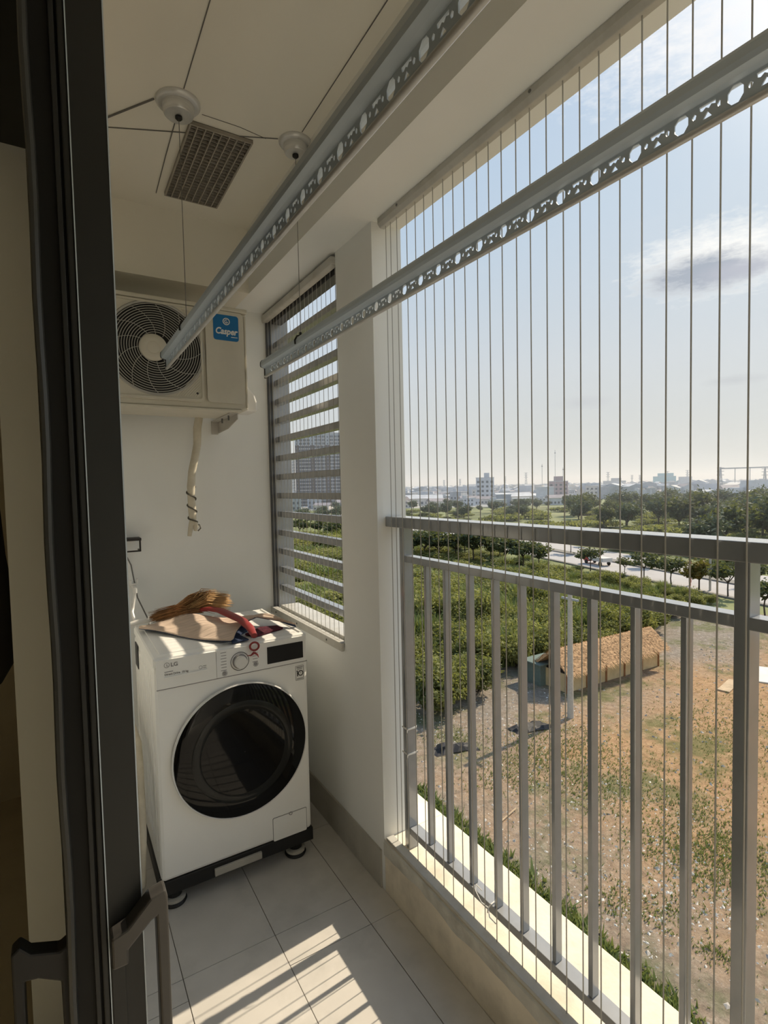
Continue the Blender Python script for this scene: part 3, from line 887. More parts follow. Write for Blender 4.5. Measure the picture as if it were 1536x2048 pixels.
ws = thing('washer_stand', 'black wheeled stand under the washing machine', 'appliance stand', (0.56, 2.34, 0))
obj('frame', MB().box(0.256, 0.868, 2.062, 2.10, 0.055, 0.1095).box(0.256, 0.868, 2.56, 2.61, 0.055, 0.1095).box(0.256, 0.31, 2.10, 2.56, 0.055, 0.1095).box(0.81, 0.868, 2.10, 2.56, 0.055, 0.1095), M['blackpl'], ws, bevel=0.003)
obj('front_bar', MB().box(0.452, 0.639, 2.050, 2.0615, 0.066, 0.094), M['skirting'], ws, bevel=0.002)
for x, y in ((0.31, 2.10), (0.80, 2.10), (0.31, 2.56), (0.80, 2.56)):
    wh = obj('foot', MB().lathe([(0.001, 0), (0.042, 0), (0.045, 0.006), (0.040, 0.014), (0.028, 0.018), (0.026, 0.0545), (0.001, 0.0545)], (x, y, 0.0005), (0, 0, 1), 28), M['blackpl'], ws, smooth=True)
    obj('foot_collar', MB().lathe([(0.0405, 0.0155), (0.0405, 0.026), (0.034, 0.03), (0.027, 0.03)], (x, y, 0.0005), (0, 0, 1), 28), M['skirting'], wh, smooth=True)

# ------------------------------------------------------------------ mat and broom on the machine
TOP = WZ1 + 0.0035


def curve_pts(pts, n):
    pts = [Vector(p) for p in pts]
    L = [0]
    for a, b in zip(pts, pts[1:]):
        L.append(L[-1] + (b - a).length)
    out_ = []
    for k in range(n):
        s_ = L[-1] * k / (n - 1)
        i = max(j for j in range(len(L)) if L[j] <= s_ + 1e-9)
        i = min(i, len(pts) - 2)
        out_.append(pts[i].lerp(pts[i + 1], (s_ - L[i]) / max(L[i + 1] - L[i], 1e-9)))
    return out_


def sheet_mb(zoff, grow=0.0):
    lower = curve_pts([(0.268, 2.49, 0.016), (0.36, 2.36, 0.012), (0.45, 2.21, 0.016), (0.552, 2.055, 0.012), (0.580, 2.12, 0.022), (0.64, 2.22, 0.040), (0.71, 2.27, 0.050), (0.78, 2.23, 0.030), (0.850, 2.150, 0.010)], 34)
    upper = curve_pts([(0.285, 2.53, 0.012), (0.36, 2.575, 0.02), (0.44, 2.585, 0.034), (0.52, 2.52, 0.03), (0.62, 2.43, 0.026), (0.72, 2.34, 0.036), (0.80, 2.26, 0.030), (0.856, 2.158, 0.012)], 34)
    mb = MB()
    nv = 14
    vs, fs = [], []
    for i in range(34):
        for j in range(nv):
            p = lower[i].lerp(upper[i], j / (nv - 1))
            c = (lower[i] + upper[i]) / 2
            p = c + (p - c) * (1 + grow)
            wave = 0.006 * math.sin(i * 0.42 + j * 0.3) + 0.004 * math.sin(j * 0.8 - i * 0.2)
            vs.append((p.x, p.y, TOP + max(0.004, p.z * (1 + 0.25 * math.sin(math.pi * j / (nv - 1))) + wave) + zoff))
    for i in range(33):
        for j in range(nv - 1):
            fs.append((i * nv + j, i * nv + j + 1, (i + 1) * nv + j + 1, (i + 1) * nv + j))
    return mb.add(vs, fs)


sh = thing('folded_mat', 'tan fabric mat with navy underside lying wavy on the washing machine', 'mat', (0.56, 2.3, TOP))
o1 = obj('top_layer', sheet_mb(0.0), M['tan'], sh, smooth=True)
o2 = obj('navy_backing', sheet_mb(-0.0022, 0.012), M['navy'], sh, smooth=True, label='navy backing showing at the edge')
for o in (o1, o2):
    md = o.modifiers.new('thick', 'SOLIDIFY')
    md.thickness = 0.0018
    md.offset = -1
mk = obj('maroon_cloth', MB().prism([(0.655, 2.105, TOP + 0.001), (0.80, 2.165, TOP + 0.001), (0.79, 2.215, TOP + 0.001), (0.72, 2.235, TOP + 0.001), (0.632, 2.165, TOP + 0.001)], (0, 0, 0.008)), M['maroon'], bevel=0.003)
props(mk, 'maroon knitted cloth showing under the curled mat corner', 'cloth')
nk = obj('navy_cloth', MB().prism([(0.555, 2.075, TOP + 0.001), (0.625, 2.085, TOP + 0.001), (0.612, 2.17, TOP + 0.001), (0.695, 2.25, TOP + 0.001), (0.66, 2.30, TOP + 0.001), (0.58, 2.22, TOP + 0.001)], (0, 0, 0.006)), M['navy'], bevel=0.002)
props(nk, 'navy cloth showing under the curled mat beside the maroon one', 'cloth')

br = thing('hand_broom', 'brown straw hand broom with red plastic handle lying on the mat', 'broom', (0.55, 2.55, TOP + 0.04))
hp = [(0.535, 2.565, 0.045), (0.575, 2.51, 0.056), (0.605, 2.43, 0.058), (0.625, 2.33, 0.052), (0.638, 2.22, 0.052), (0.642, 2.12, 0.040), (0.640, 2.062, 0.022)]
hmb = MB()
n_ = 12
hv, hf = [], []
for i, p in enumerate(hp):
    a = Vector(hp[min(i + 1, 6)]) - Vector(hp[max(i - 1, 0)])
    a.z = 0
    a.normalize()
    sd = Vector((a.y, -a.x, 0))
    wd = (0.013, 0.021, 0.024, 0.023, 0.021, 0.018, 0.013)[i]
    for k in range(n_):
        th = 2 * math.pi * k / n_
        hv.append(Vector((p[0], p[1], TOP + p[2])) + sd * math.cos(th) * wd + Vector((0, 0, 1)) * math.sin(th) * 0.010)
for i in range(6):
    for k in range(n_):
        hf.append((i * n_ + k, i * n_ + (k + 1) % n_, (i + 1) * n_ + (k + 1) % n_, (i + 1) * n_ + k))
hf += [tuple(range(n_)), tuple(6 * n_ + k for k in range(n_))]
hd = obj('handle', hmb.add(hv, hf), M['red'], br, smooth=True)
obj('hanging_ring', MB().torus((0.632, 2.040, TOP - 0.014), (0.25, 1, 0.2), 0.017, 0.0040, 26, 8), M['red'], hd, smooth=True)
obj('cord_tail', MB().tube([(0.63, 2.038, TOP - 0.038), (0.615, 2.034, TOP - 0.046), (0.60, 2.034, TOP - 0.044)], [0.005, 0.003, 0.001], 6).tube([(0.63, 2.038, TOP - 0.038), (0.642, 2.034, TOP - 0.048), (0.646, 2.034, TOP - 0.06)], [0.005, 0.003, 0.001], 6), M['red'], hd, smooth=True)


def bristles(seed, n, a, b, spread, droop, tipz, r0=0.0018):
    rr = random.Random(seed)
    mb = MB()
    for k in range(n):
        u, v = rr.gauss(0, 0.33), rr.gauss(0, 0.33)
        A = Vector(a) + Vector((rr.gauss(0, 0.006), rr.gauss(0, 0.008), rr.gauss(0, 0.006)))
        B = Vector(b) + Vector((rr.uniform(-0.05, 0.03), u * spread, v * tipz))
        m_ = A.lerp(B, 0.55) + Vector((0, u * spread * 0.3, droop + v * tipz * 0.3))
        mb.tube([A, m_, B], [r0, r0 * 1.1, r0 * 0.3], 3, caps=False)
    return mb


b1 = bristles(1, 420, (0.545, 2.56, TOP + 0.046), (0.375, 2.60, TOP + 0.032), 0.07, 0.012, 0.035)
obj('bristles', b1, M['straw'], br, kind='stuff')
b2 = bristles(2, 520, (0.475, 2.585, TOP + 0.045), (0.665, 2.590, TOP + 0.062), 0.08, 0.028, 0.055)
obj('bristles', b2, M['straw2'], br, kind='stuff')
b3 = bristles(5, 140, (0.43, 2.60, TOP + 0.05), (0.60, 2.61, TOP + 0.105), 0.05, 0.014, 0.03)
obj('bristles', b3, M['straw'], br, kind='stuff')

# ------------------------------------------------------------------ small things on the back wall
sf = thing('wall_shelf', 'small dark wall shelf with square rail below', 'shelf', (0.30, YB, 1.36))
a = hit(283, 1081, 1, 2.80)
sx1, sz = a.x, a.z
obj('shelf_top', MB().box(sx1 - 0.16, sx1, 2.80, YB - 0.001, sz, sz + 0.012), M['darkbrown'], sf, bevel=0.001)
obj('rail', MB().tube([(sx1 - 0.006, YB - 0.004, sz - 0.05), (sx1 - 0.006, 2.805, sz - 0.05), (sx1 - 0.15, 2.805, sz - 0.05)], 0.004, 6).cyl((sx1 - 0.006, 2.807, sz), (sx1 - 0.006, 2.807, sz - 0.053), 0.004, 6), M['darkbrown'], sf)
tp_ = thing('water_tap', 'white plastic wall tap above the corner of the washing machine', 'tap', (0.29, YB, 1.10))
a = hit(268, 1172, 1, 2.83)
obj('body', MB().tube([(a.x, YB - 0.001, a.z), (a.x, 2.83, a.z), (a.x, 2.80, a.z - 0.012), (a.x, 2.80, a.z - 0.03)], [0.012, 0.012, 0.011, 0.011], 12), M['white'], tp_, smooth=True)
obj('lever', MB().box(a.x - 0.018, a.x - 0.010, 2.815, 2.835, a.z + 0.01, a.z + 0.030).box(a.x + 0.010, a.x + 0.018, 2.815, 2.835, a.z + 0.01, a.z + 0.035).box(a.x - 0.018, a.x + 0.018, 2.815, 2.835, a.z + 0.008, a.z + 0.0135), M['white'], tp_, bevel=0.002)
hs = thing('inlet_hose', 'thin white hose from the tap down behind the washing machine', 'hose', (0.27, 2.78, 1.0))
obj('hose', MB().tube([(a.x, 2.80, a.z - 0.0305), (a.x - 0.012, 2.79, a.z - 0.09), (a.x - 0.02, 2.76, 0.99), (a.x - 0.01, 2.72, 0.93), (a.x + 0.02, 2.66, 0.90)], 0.007, 8), M['white'], hs, smooth=True)
wq = hit(262, 1130, 1, 2.87)
we = hit(296, 1238, 1, 2.80)
cbl = obj('power_cable', MB().tube([wq + Vector((-0.02, 0.012, 0.05)), wq, hit(275, 1195, 1, 2.84), we, we + Vector((0.01, -0.03, -0.10))], 0.0032, 6), M['wire'], smooth=True)
props(cbl, 'dark power cable slanting behind the tap to the washing machine', 'cable')
pb = hit(285, 1246, 1, 2.66)
obj_ = obj('hose_elbow', MB().tube([(pb.x - 0.06, 2.66, 0.955), (pb.x - 0.02, 2.66, 0.962), (pb.x + 0.03, 2.655, 0.962)], [0.010, 0.012, 0.010], 10).cyl((pb.x + 0.026, 2.655, 0.95), (pb.x + 0.032, 2.655, 0.985), 0.008, 10), M['white'], smooth=True)
props(obj_, 'white plastic hose elbow at the back corner of the washing machine', 'fitting')
dh = obj('drain_hose', MB().tube([(0.225, 2.55, 0.62), (0.215, 2.40, 0.60), (0.222, 2.25, 0.58), (0.215, 2.15, 0.50), (0.21, 2.10, 0.30), (0.205, 2.14, 0.08), (0.195, 2.3, 0.014)], 0.013, 10), M['pipe'], smooth=True)
props(dh, 'pale drain hose hanging along the flank of the washing machine', 'hose')
jk = obj('hanging_cloth', MB().lathe([(0.02, 0.30), (0.045, 0.22), (0.055, 0.08), (0.075, -0.08), (0.06, -0.25), (0.03, -0.3)], (XLI - 0.080, 1.95, 1.30), (0, 0, 1), 14), M['cloth'], smooth=True)
props(jk, 'dark cloth hanging in the room behind the doorway corner', 'cloth')
for v in jk.data.vertices:
    v.co.y += 0.02 * math.sin(v.co.z * 30)

# ------------------------------------------------------------------ door leaf
DX0, DX1, DY = 0.0312, 0.0752, 0.800          # lock edge of the leaf; the leaf runs back along Y
DE = 1.64
dl = thing('door_1', 'dark grey glazed door leaf standing open at the doorway', None, (DX0, DY, 0.01), kind='structure')
obj('stile', MB().box(DX0, DX1, DY, DY + 0.085, 0.012, 2.43), M['door'], dl, bevel=0.0015)
obj('stile', MB().box(DX0, DX1, DE - 0.085, DE, 0.012, 2.43), M['door'], dl, bevel=0.0015)
obj('rail', MB().box(DX0 + 0.001, DX1 - 0.001, DY + 0.0855, DE - 0.0855, 0.012, 0.12), M['door'], dl, bevel=0.0015)
obj('rail', MB().box(DX0 + 0.001, DX1 - 0.001, DY + 0.0855, DE - 0.0855, 2.33, 2.43), M['door'], dl, bevel=0.0015)
obj('glass_pane', MB().box(DX0 + 0.018, DX0 + 0.024, DY + 0.085, DE - 0.085, 0.12, 2.33), M['glass'], dl)
# stepped rebate with its rubber seals, on the room side of the lock edge
obj('rebate_flange', MB().box(-0.0175, DX0 - 0.0003, DY + 0.0125, DY + 0.06, 0.012, 2.43), M['gasket'], dl, bevel=0.001)
obj('rebate_lip', MB().box(0.0135, 0.0195, DY + 0.003, DY + 0.0122, 0.012, 2.43), M['door'], dl, bevel=0.001)
obj('rebate_lip', MB().box(0.0225, DX0 - 0.0003, DY + 0.0015, DY + 0.0122, 0.012, 2.43), M['door'], dl, bevel=0.002)
gk = [Vector((-0.0125 + 0.0011 * math.sin(k * 1.25) + 0.0006 * math.sin(k * 0.5), DY + 0.009, 0.014 + 2.414 * k / 39)) for k in range(40)]
obj('gasket', MB().tube(gk, 0.0055, 8), M['seal'], dl, smooth=True)
obj('edge_highlight', MB().box(DX0 - 0.0002, DX0 + 0.0012, DY - 0.0012, DY, 0.012, 2.43), M['alu'], dl, label='thin bright strip standing for an edge highlight')  # pale strips drawn in for the highlights along the leaf's edges
obj('edge_highlight', MB().box(DX1 - 0.0010, DX1 + 0.0006, DY - 0.0008, DY + 0.004, 0.012, 2.43), M['alu'], dl, label='thin bright strip standing for an edge highlight')
obj('lock_plate', MB().box(0.0335, 0.0505, DY - 0.0035, DY - 0.0013, 0.55, 0.962), M['door'], dl, bevel=0.001)


def leaf_poly(pts, y0, y1):
    return MB().prism([(a, y0, b) for a, b in pts], (0, y1 - y0, 0))


obj('handle', leaf_poly([(0.0335, 0.925), (0.0335, 0.968), (0.053, 0.974), (0.083, 1.004), (0.103, 1.008), (0.105, 0.998), (0.104, 0.50), (0.0905, 0.50), (0.0895, 0.975), (0.083, 0.972), (0.054, 0.945), (0.0535, 0.925)], DY - 0.030, DY - 0.004), M['handle'], dl, bevel=0.003, label='bronze pull handle')
obj('handle', leaf_poly([(-0.014, 0.88), (-0.014, 0.945), (-0.026, 0.938), (-0.058, 0.950), (-0.070, 0.965), (-0.080, 0.958), (-0.080, 0.55), (-0.068, 0.55), (-0.0665, 0.915), (-0.052, 0.912), (-0.026, 0.895), (-0.024, 0.60), (-0.014, 0.60)], DY + 0.028, DY + 0.052), M['blackpl'], dl, bevel=0.003, label='black inner pull handle')

# ================================================================== outdoors
M['grassland'] = mat('grassland', (0.15, 0.17, 0.065), 0.95, var=0.45, scale=0.06, dirt=(0.24, 0.24, 0.12, 1), dscale=0.03, damount=0.8)
M['townland'] = mat('town_ground', (0.30, 0.31, 0.31), 0.95, var=0.2, scale=0.02)  # grey of the built-over ground, distant haze painted into it
M['road'] = mat('asphalt', (0.40, 0.385, 0.375), 0.9, var=0.06, scale=0.4)
M['kerb'] = mat('road_kerb', (0.20, 0.19, 0.17), 0.9)
M['leafA'] = leaf_mat('bush_leaf', (0.060, 0.080, 0.028, 1), (0.34, 0.335, 0.12, 1), 0.38)
M['leafB'] = leaf_mat('tree_leaf', (0.036, 0.052, 0.032, 1), (0.095, 0.12, 0.065, 1), 0.25)
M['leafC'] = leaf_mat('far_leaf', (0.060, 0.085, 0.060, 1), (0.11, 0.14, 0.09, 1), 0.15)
M['leafD'] = leaf_mat('flame_leaf', (0.05, 0.07, 0.02, 1), (0.26, 0.16, 0.03, 1), 0.2)
M['blade'] = leaf_mat('grass_blade', (0.10, 0.15, 0.045, 1), (0.26, 0.29, 0.11, 1), 0.25)
M['bark'] = mat('bark', (0.075, 0.06, 0.045), 0.95, var=0.3, scale=4)
M['shed'] = mat('shed_green', (0.13, 0.17, 0.15), 0.9, var=0.1)
M['thatch'] = mat('thatch', (0.46, 0.29, 0.155), 0.95, var=0.55, scale=5, stretch=(1, 1, 3), bump=0.6, bscale=20)
M['board'] = mat('hut_board', (0.56, 0.43, 0.24), 0.85, var=0.12, scale=2)
M['hutwood'] = mat('hut_post', (0.26, 0.12, 0.05), 0.85, var=0.2, scale=3)
M['dark'] = mat('hut_shade', (0.03, 0.022, 0.016), 0.95)  # painted shade colour for the opening below the roof
M['polec'] = mat('concrete_pole', (0.44, 0.42, 0.38), 0.9, var=0.08)
M['tarp'] = mat('black_tarp', (0.012, 0.012, 0.014), 0.6, var=0.3)
M['litter'] = mat('litter', (0.66, 0.63, 0.57), 0.8, var=0.1, scale=1)
M['stone'] = mat('rubble', (0.40, 0.37, 0.33), 0.95, var=0.3, scale=1.5)
M['plank'] = mat('old_plank', (0.45, 0.34, 0.22), 0.9, var=0.2, scale=2)
M['pale'] = mat('pale_wall', (0.52, 0.55, 0.60), 0.9, var=0.08, scale=0.3)
M['cream'] = mat('cream_wall', (0.60, 0.58, 0.55), 0.9, var=0.08, scale=0.3)
M['grey'] = mat('grey_wall', (0.36, 0.39, 0.43), 0.9, var=0.1, scale=0.3)
M['teal'] = mat('teal_wall', (0.30, 0.50, 0.56), 0.9, var=0.06, scale=0.3)
M['rose'] = mat('rose_wall', (0.40, 0.30, 0.32), 0.9, var=0.06, scale=0.3)
M['farwall'] = mat('blue_wall', (0.40, 0.46, 0.52), 0.9, var=0.1, scale=0.3)
M['win'] = mat('far_window', (0.085, 0.10, 0.125), 0.35, var=0.1, scale=0.5)
M['roofg'] = mat('tin_roof', (0.48, 0.50, 0.53), 0.6, var=0.15, scale=0.2)
M['roofr'] = mat('dark_roof', (0.27, 0.25, 0.27), 0.8, var=0.15, scale=0.2)
M['brick'] = mat('tower_brown', (0.085, 0.066, 0.064), 0.9, var=0.05, scale=0.1)
M['band'] = mat('tower_white', (0.42, 0.42, 0.44), 0.9, var=0.05, scale=0.1)
M['steel'] = mat('pylon_steel', (0.34, 0.36, 0.39), 0.7)
M['redp'] = mat('red_paint', (0.50, 0.06, 0.05), 0.6)

# dirt lot: sand with grey gravel near the hut and green patches
d_ = bpy.data.materials.new('dirt_lot')
d_.use_nodes = True
t = NT(d_.node_tree)
co = t.n('ShaderNodeTexCoord')
P = co.outputs['Object']
n1 = t.n('ShaderNodeTexNoise', i_Scale=0.11, i_Detail=7.0, i_Roughness=0.62)
n2 = t.n('ShaderNodeTexNoise', i_Scale=0.30, i_Detail=9.0, i_Roughness=0.7)
n3 = t.n('ShaderNodeTexNoise', i_Scale=3.0, i_Detail=8.0, i_Roughness=0.75)
mp2 = t.n('ShaderNodeMapping', i_Rotation=(0, 0, rad(35)), i_Scale=(0.5, 3.5, 1))
t.l(P, mp2.inputs[0])
n4 = t.n('ShaderNodeTexNoise', i_Scale=0.9, i_Detail=6.0, i_Roughness=0.7)
t.l(mp2.outputs[0], n4.inputs['Vector'])
for nn in (n1, n2, n3):
    t.l(P, nn.inputs['Vector'])
c = t.ramp(n3.outputs['Fac'], [(0.30, (0.30, 0.185, 0.10)), (0.5, (0.47, 0.30, 0.165)), (0.68, (0.56, 0.38, 0.225))])
c = t.mix(t.ramp(n4.outputs['Fac'], [(0.55, (0, 0, 0)), (0.70, (0.7,) * 3)]), c, (0.25, 0.15, 0.08, 1))
sx = t.n('ShaderNodeSeparateXYZ')
t.l(P, sx.inputs[0])
# grey gravel: towards the thicket side, and broken patches
gy = t.math('ADD', t.math('MULTIPLY', t.math('SUBTRACT', sx.outputs['Y'], 17.5), 0.16), t.math('MULTIPLY', t.math('SUBTRACT', n1.outputs['Fac'], 0.5), 3.0))
gx = t.math('ADD', t.math('MULTIPLY', t.math('SUBTRACT', 24.0, sx.outputs['X']), 0.12), t.math('MULTIPLY', t.math('SUBTRACT', n2.outputs['Fac'], 0.5), 3.2))
gm = t.math('MAXIMUM', t.math('MULTIPLY', gy, 0.8, clamp=True), t.math('MULTIPLY', gx, 0.65, clamp=True))
gc = t.ramp(n3.outputs['Fac'], [(0.3, (0.20, 0.165, 0.135)), (0.55, (0.33, 0.285, 0.235)), (0.72, (0.48, 0.43, 0.37))])
c = t.mix(gm, c, gc)
gr = t.ramp(n2.outputs['Fac'], [(0.50, (0, 0, 0)), (0.62, (0.75,) * 3)])
c = t.mix(gr, c, t.ramp(n3.outputs['Fac'], [(0.3, (0.09, 0.11, 0.04)), (0.7, (0.20, 0.21, 0.085))]))
pb_ = t.n('ShaderNodeBsdfPrincipled', i_Roughness=0.95)
pb_.inputs['Specular IOR Level'].default_value = 0.1
t.l(c, pb_.inputs['Base Color'])
bp = t.n('ShaderNodeBump', i_Strength=0.8, i_Distance=0.25)
t.l(n3.outputs['Fac'], bp.inputs['Height'])
t.l(bp.outputs[0], pb_.inputs['Normal'])
out = t.n('ShaderNodeOutputMaterial')
t.l(pb_.outputs[0], out.inputs[0])

hz = bpy.data.materials.new('haze')
hz.use_nodes = True
t = NT(hz.node_tree)
vs_ = t.n('ShaderNodeVolumeScatter', i_Color=(0.90, 0.95, 1.0, 1), i_Density=0.0005, i_Anisotropy=0.25)
out = t.n('ShaderNodeOutputMaterial')
t.l(vs_.outputs[0], out.inputs['Volume'])
props(obj('haze', MB().box(62, 6500, -1500, 6500, GZ - 1.0, GZ + 75), hz), 'pale afternoon haze hanging over the far town', 'haze', kind='stuff')
arc = []
for k in range(31):
    a_ = rad(2 + 86 * k / 30)
    r_ = 338 if k < 15 else 338 + min(1, (k - 15) / 3) * 130
    arc.append((r_ * math.sin(a_), r_ * math.cos(a_), GZ - 0.4))
arc += [(7000, 250, GZ - 0.4), (7000, 7000, GZ - 0.4), (250, 7000, GZ - 0.4)]
obj('town_ground', MB().prism(arc, (0, 0, 0.43)), M['townland'], kind='structure', label='built-over ground below the far town, greyed as if by haze')
obj('terrain', MB().box(-400, 5000, -2500, 5000, GZ - 2, GZ), M['grassland'], kind='structure', label='green waste land reaching to the town')
FRONT = [(4, 23.0), (19.5, 24.5), (26, 26.0), (38, 25.5), (46, 27.5), (52, 29.5), (60, 30)]
lot = [(4, -45), (66, -45), (64, 20), (58, 33)] + [(x, y + 3.5) for x, y in FRONT[::-1][1:]]
obj('dirt_lot', MB().prism([(x, y, GZ - 0.1) for x, y in lot], (0, 0, 0.14)), d_, kind='structure', label='sandy building plot with gravel and grass patches')
facade = MB().box(-9, 1.14, -30, 1.9, GZ, -0.16).box(-9, 1.14, 1.9, 3.03, GZ, -0.16).box(-9, -3.12, -30, 3.03, -0.16, 6)
obj('wall_facade', facade, M['wall'], kind='structure', label='outer wall of the apartment block below the balcony')

# road, running almost parallel to the building
RD = Vector((0.25, 0.968, 0)).normalized()
RN = Vector((RD.y, -RD.x, 0))
R0 = Vector((68.6, 37.0, GZ))


def road_strip(name, a, b, z, m, label):
    p = [R0 + RN * a - RD * 400, R0 + RN * b - RD * 400, R0 + RN * b + RD * 700, R0 + RN * a + RD * 700]
    return obj(name, MB().prism([(q.x, q.y, GZ - 0.05) for q in p], (0, 0, z + 0.05)), m, kind='structure', label=label)


road_strip('road', 0, 7.2, 0.06, M['road'], 'near carriageway of the grey road')
road_strip('road_kerb', 7.2, 9.4, 0.24, M['kerb'], 'planted median between the carriageways')
road_strip('road', 9.4, 17.0, 0.06, M['road'], 'far carriageway of the grey road')
road_strip('road_kerb', -0.7, 0, 0.2, M['kerb'], 'near kerb of the road')


# ---- plants
def crown_mesh(name, m, n, size, rx, rz, blobs, seed, flat=0.0):
    rr = np.random.default_rng(seed)
    k = blobs
    cen = rr.normal(size=(k, 3))
    cen /= np.linalg.norm(cen, axis=1)[:, None]
    cen *= rr.uniform(0.35, 0.72, (k, 1))
    cen[:, 2] = cen[:, 2] * 0.8
    rad_ = rr.uniform(0.26, 0.42, k)
    b = rr.integers(0, k, n)
    d = rr.normal(size=(n, 3))
    d /= np.linalg.norm(d, axis=1)[:, None]
    far_ = np.where(rr.random(n) < 0.22, rr.uniform(1.0, 1.55, n), rr.uniform(0.5, 1.05, n))
    d[:, 2] += np.where(far_ > 1.0, 0.45, 0.0)
    p = cen[b] + d * (rad_[b] * far_ ** 0.8)[:, None]
    p *= np.array([rx, rx, rz])
    p[:, 2] += rz
    p[:, 2] = np.maximum(p[:, 2], 0.03)
    a1 = rr.normal(size=(n, 3)) + d * 0.2
    a1[:, 2] *= (1 - flat)
    a1 /= np.linalg.norm(a1, axis=1)[:, None]
    a2 = np.cross(a1, d + rr.normal(size=(n, 3)) * 0.7)
    a2 /= np.linalg.norm(a2, axis=1)[:, None]
    s1 = (size * rr.uniform(0.6, 1.3, n))[:, None]
    s2 = s1 * rr.uniform(0.35, 0.6, (n, 1))
    v = np.stack([p - a1 * s1, p - a2 * s2, p + a1 * s1, p + a2 * s2], axis=1).reshape(-1, 3)
    me = bpy.data.meshes.new(name)
    me.from_pydata(v.tolist(), [], [(4 * i, 4 * i + 1, 4 * i + 2, 4 * i + 3) for i in range(n)])
    me.materials.append(m)
    return me


def blade_clump(name, m, n, h, r, seed, wdt=0.05):
    rr = random.Random(seed)
    vs, fs = [], []
    for k in range(n):
        a = rr.uniform(0, 6.28)
        q = r * math.sqrt(rr.random()) * 0.7
        x, y_ = q * math.cos(a), q * math.sin(a)
        a2 = rr.uniform(0, 6.28)
        hh = h * rr.uniform(0.5, 1.0)
        lean = r * rr.uniform(0.2, 0.7)
        dx, dy = math.cos(a2) * lean, math.sin(a2) * lean
        px_, py_ = -math.sin(a2) * wdt, math.cos(a2) * wdt
        i = len(vs)
        vs += [(x - px_, y_ - py_, 0), (x + px_, y_ + py_, 0), (x + dx * 0.4 + px_, y_ + dy * 0.4 + py_, hh * 0.7), (x + dx * 0.4 - px_, y_ + dy * 0.4 - py_, hh * 0.7), (x + dx, y_ + dy, hh)]
        fs += [(i, i + 1, i + 2, i + 3), (i + 3, i + 2, i + 4)]
    me = bpy.data.meshes.new(name)
    me.from_pydata(vs, [], fs)
    me.materials.append(m)
    return me


def front_y(x):
    for (xa, ya), (xb, yb) in zip(FRONT, FRONT[1:]):
        if xa <= x <= xb:
            return ya + (yb - ya) * (x - xa) / (xb - xa)
    return FRONT[0][1] if x < FRONT[0][0] else FRONT[-1][1]


bush_protos = []
for i in range(5):
    r = thing('bush', 'dense leafy green bush in the thicket behind the thatched hut', 'bush', (0, 0, GZ), 'bushes of the thicket')
    obj('foliage', crown_mesh('foliage', M['leafA'], 4200, 0.125, 1.75, 1.45, 17, 10 + i), None, r, local=True, kind='stuff')
    stem = MB()
    for k in range(5):
        a = k * 1.3 + i
        stem.tube([(0.1 * math.cos(a), 0.1 * math.sin(a), -0.05), (0.7 * math.cos(a), 0.7 * math.sin(a), 1.3)], [0.05, 0.02], 5)
    obj('stem', stem, M['bark'], r, local=True)
    kids_of(r)
    bush_protos.append(r)
reed_protos = []
for i in range(3):
    r = thing('reed_clump', 'tall pale green reed clump growing through the thicket', 'reeds', (0, 0, GZ), 'reed clumps of the thicket')
    obj('foliage', blade_clump('foliage', M['blade'], 420, 2.6, 1.7, 40 + i, 0.035), None, r, local=True, kind='stuff')
    kids_of(r)
    reed_protos.append(r)


def place(protos, x, y, s, used, zs=None):
    i = rnd.randrange(len(protos))
    loc = (x, y, GZ)
    sc_ = (s, s, (zs or s))
    if i not in used:
        used.add(i)
        r = protos[i]
        r.location = loc
        r.rotation_euler = (0, 0, rnd.uniform(0, 6.28))
        r.scale = sc_
        return r
    return dup(protos[i], loc, rnd.uniform(0, 6.28), sc_)


def road_x(y, off=0.0):
    return R0.x + (y - R0.y) * RD.x / RD.y + off


used_b, used_r = set(), set()
nb = nr = 0
gx_ = 17.0
row = 0
y_ = 22.0
while y_ < 128:
    step = 2.5 + max(0, y_ - 34) * 0.065
    x = 14.0
    while x < road_x(y_) - 4.5:
        xx = x + rnd.uniform(-0.6, 0.6) * step * 0.5
        yy = y_ + rnd.uniform(-0.5, 0.5) * step * 0.5
        az = math.degrees(math.atan2(xx, yy))
        fy = front_y(xx)
        if yy > fy + 1.2 and 14 < az < 66:
            s = step / 2.5 * rnd.uniform(0.85, 1.25)
            dr_ = road_x(yy) - xx
            if dr_ < 20:
                s *= 0.42 + 0.022 * dr_
            zq = max(0.38, min(1.0, 1.0 - (yy - 38) * 0.028))
            near = yy < fy + 4.5
            if rnd.random() < 0.62 or near:
                if nb < 285:
                    o = place(bush_protos, xx, yy, s * (1.05 if near else 1.0), used_b, s * zq * rnd.uniform(0.75, 1.15))
                    if near:
                        o['label'] = 'leafy green bush on the front edge of the thicket facing the plot'
                        o['group'] = 'front bushes of the thicket'
                    elif dr_ < 20:
                        o['label'] = 'low leafy bush of the thicket close to the near road kerb'
                        o['group'] = 'low bushes along the road'
                    else:
                        o['label'] = 'dense leafy green bush deep in the thicket behind the hut'
                        o['group'] = 'bushes deep in the thicket'
                    nb += 1
            elif nr < 190:
                place(reed_protos, xx, yy, s, used_r, s * zq)
                nr += 1
        x += step
    y_ += step * 0.9


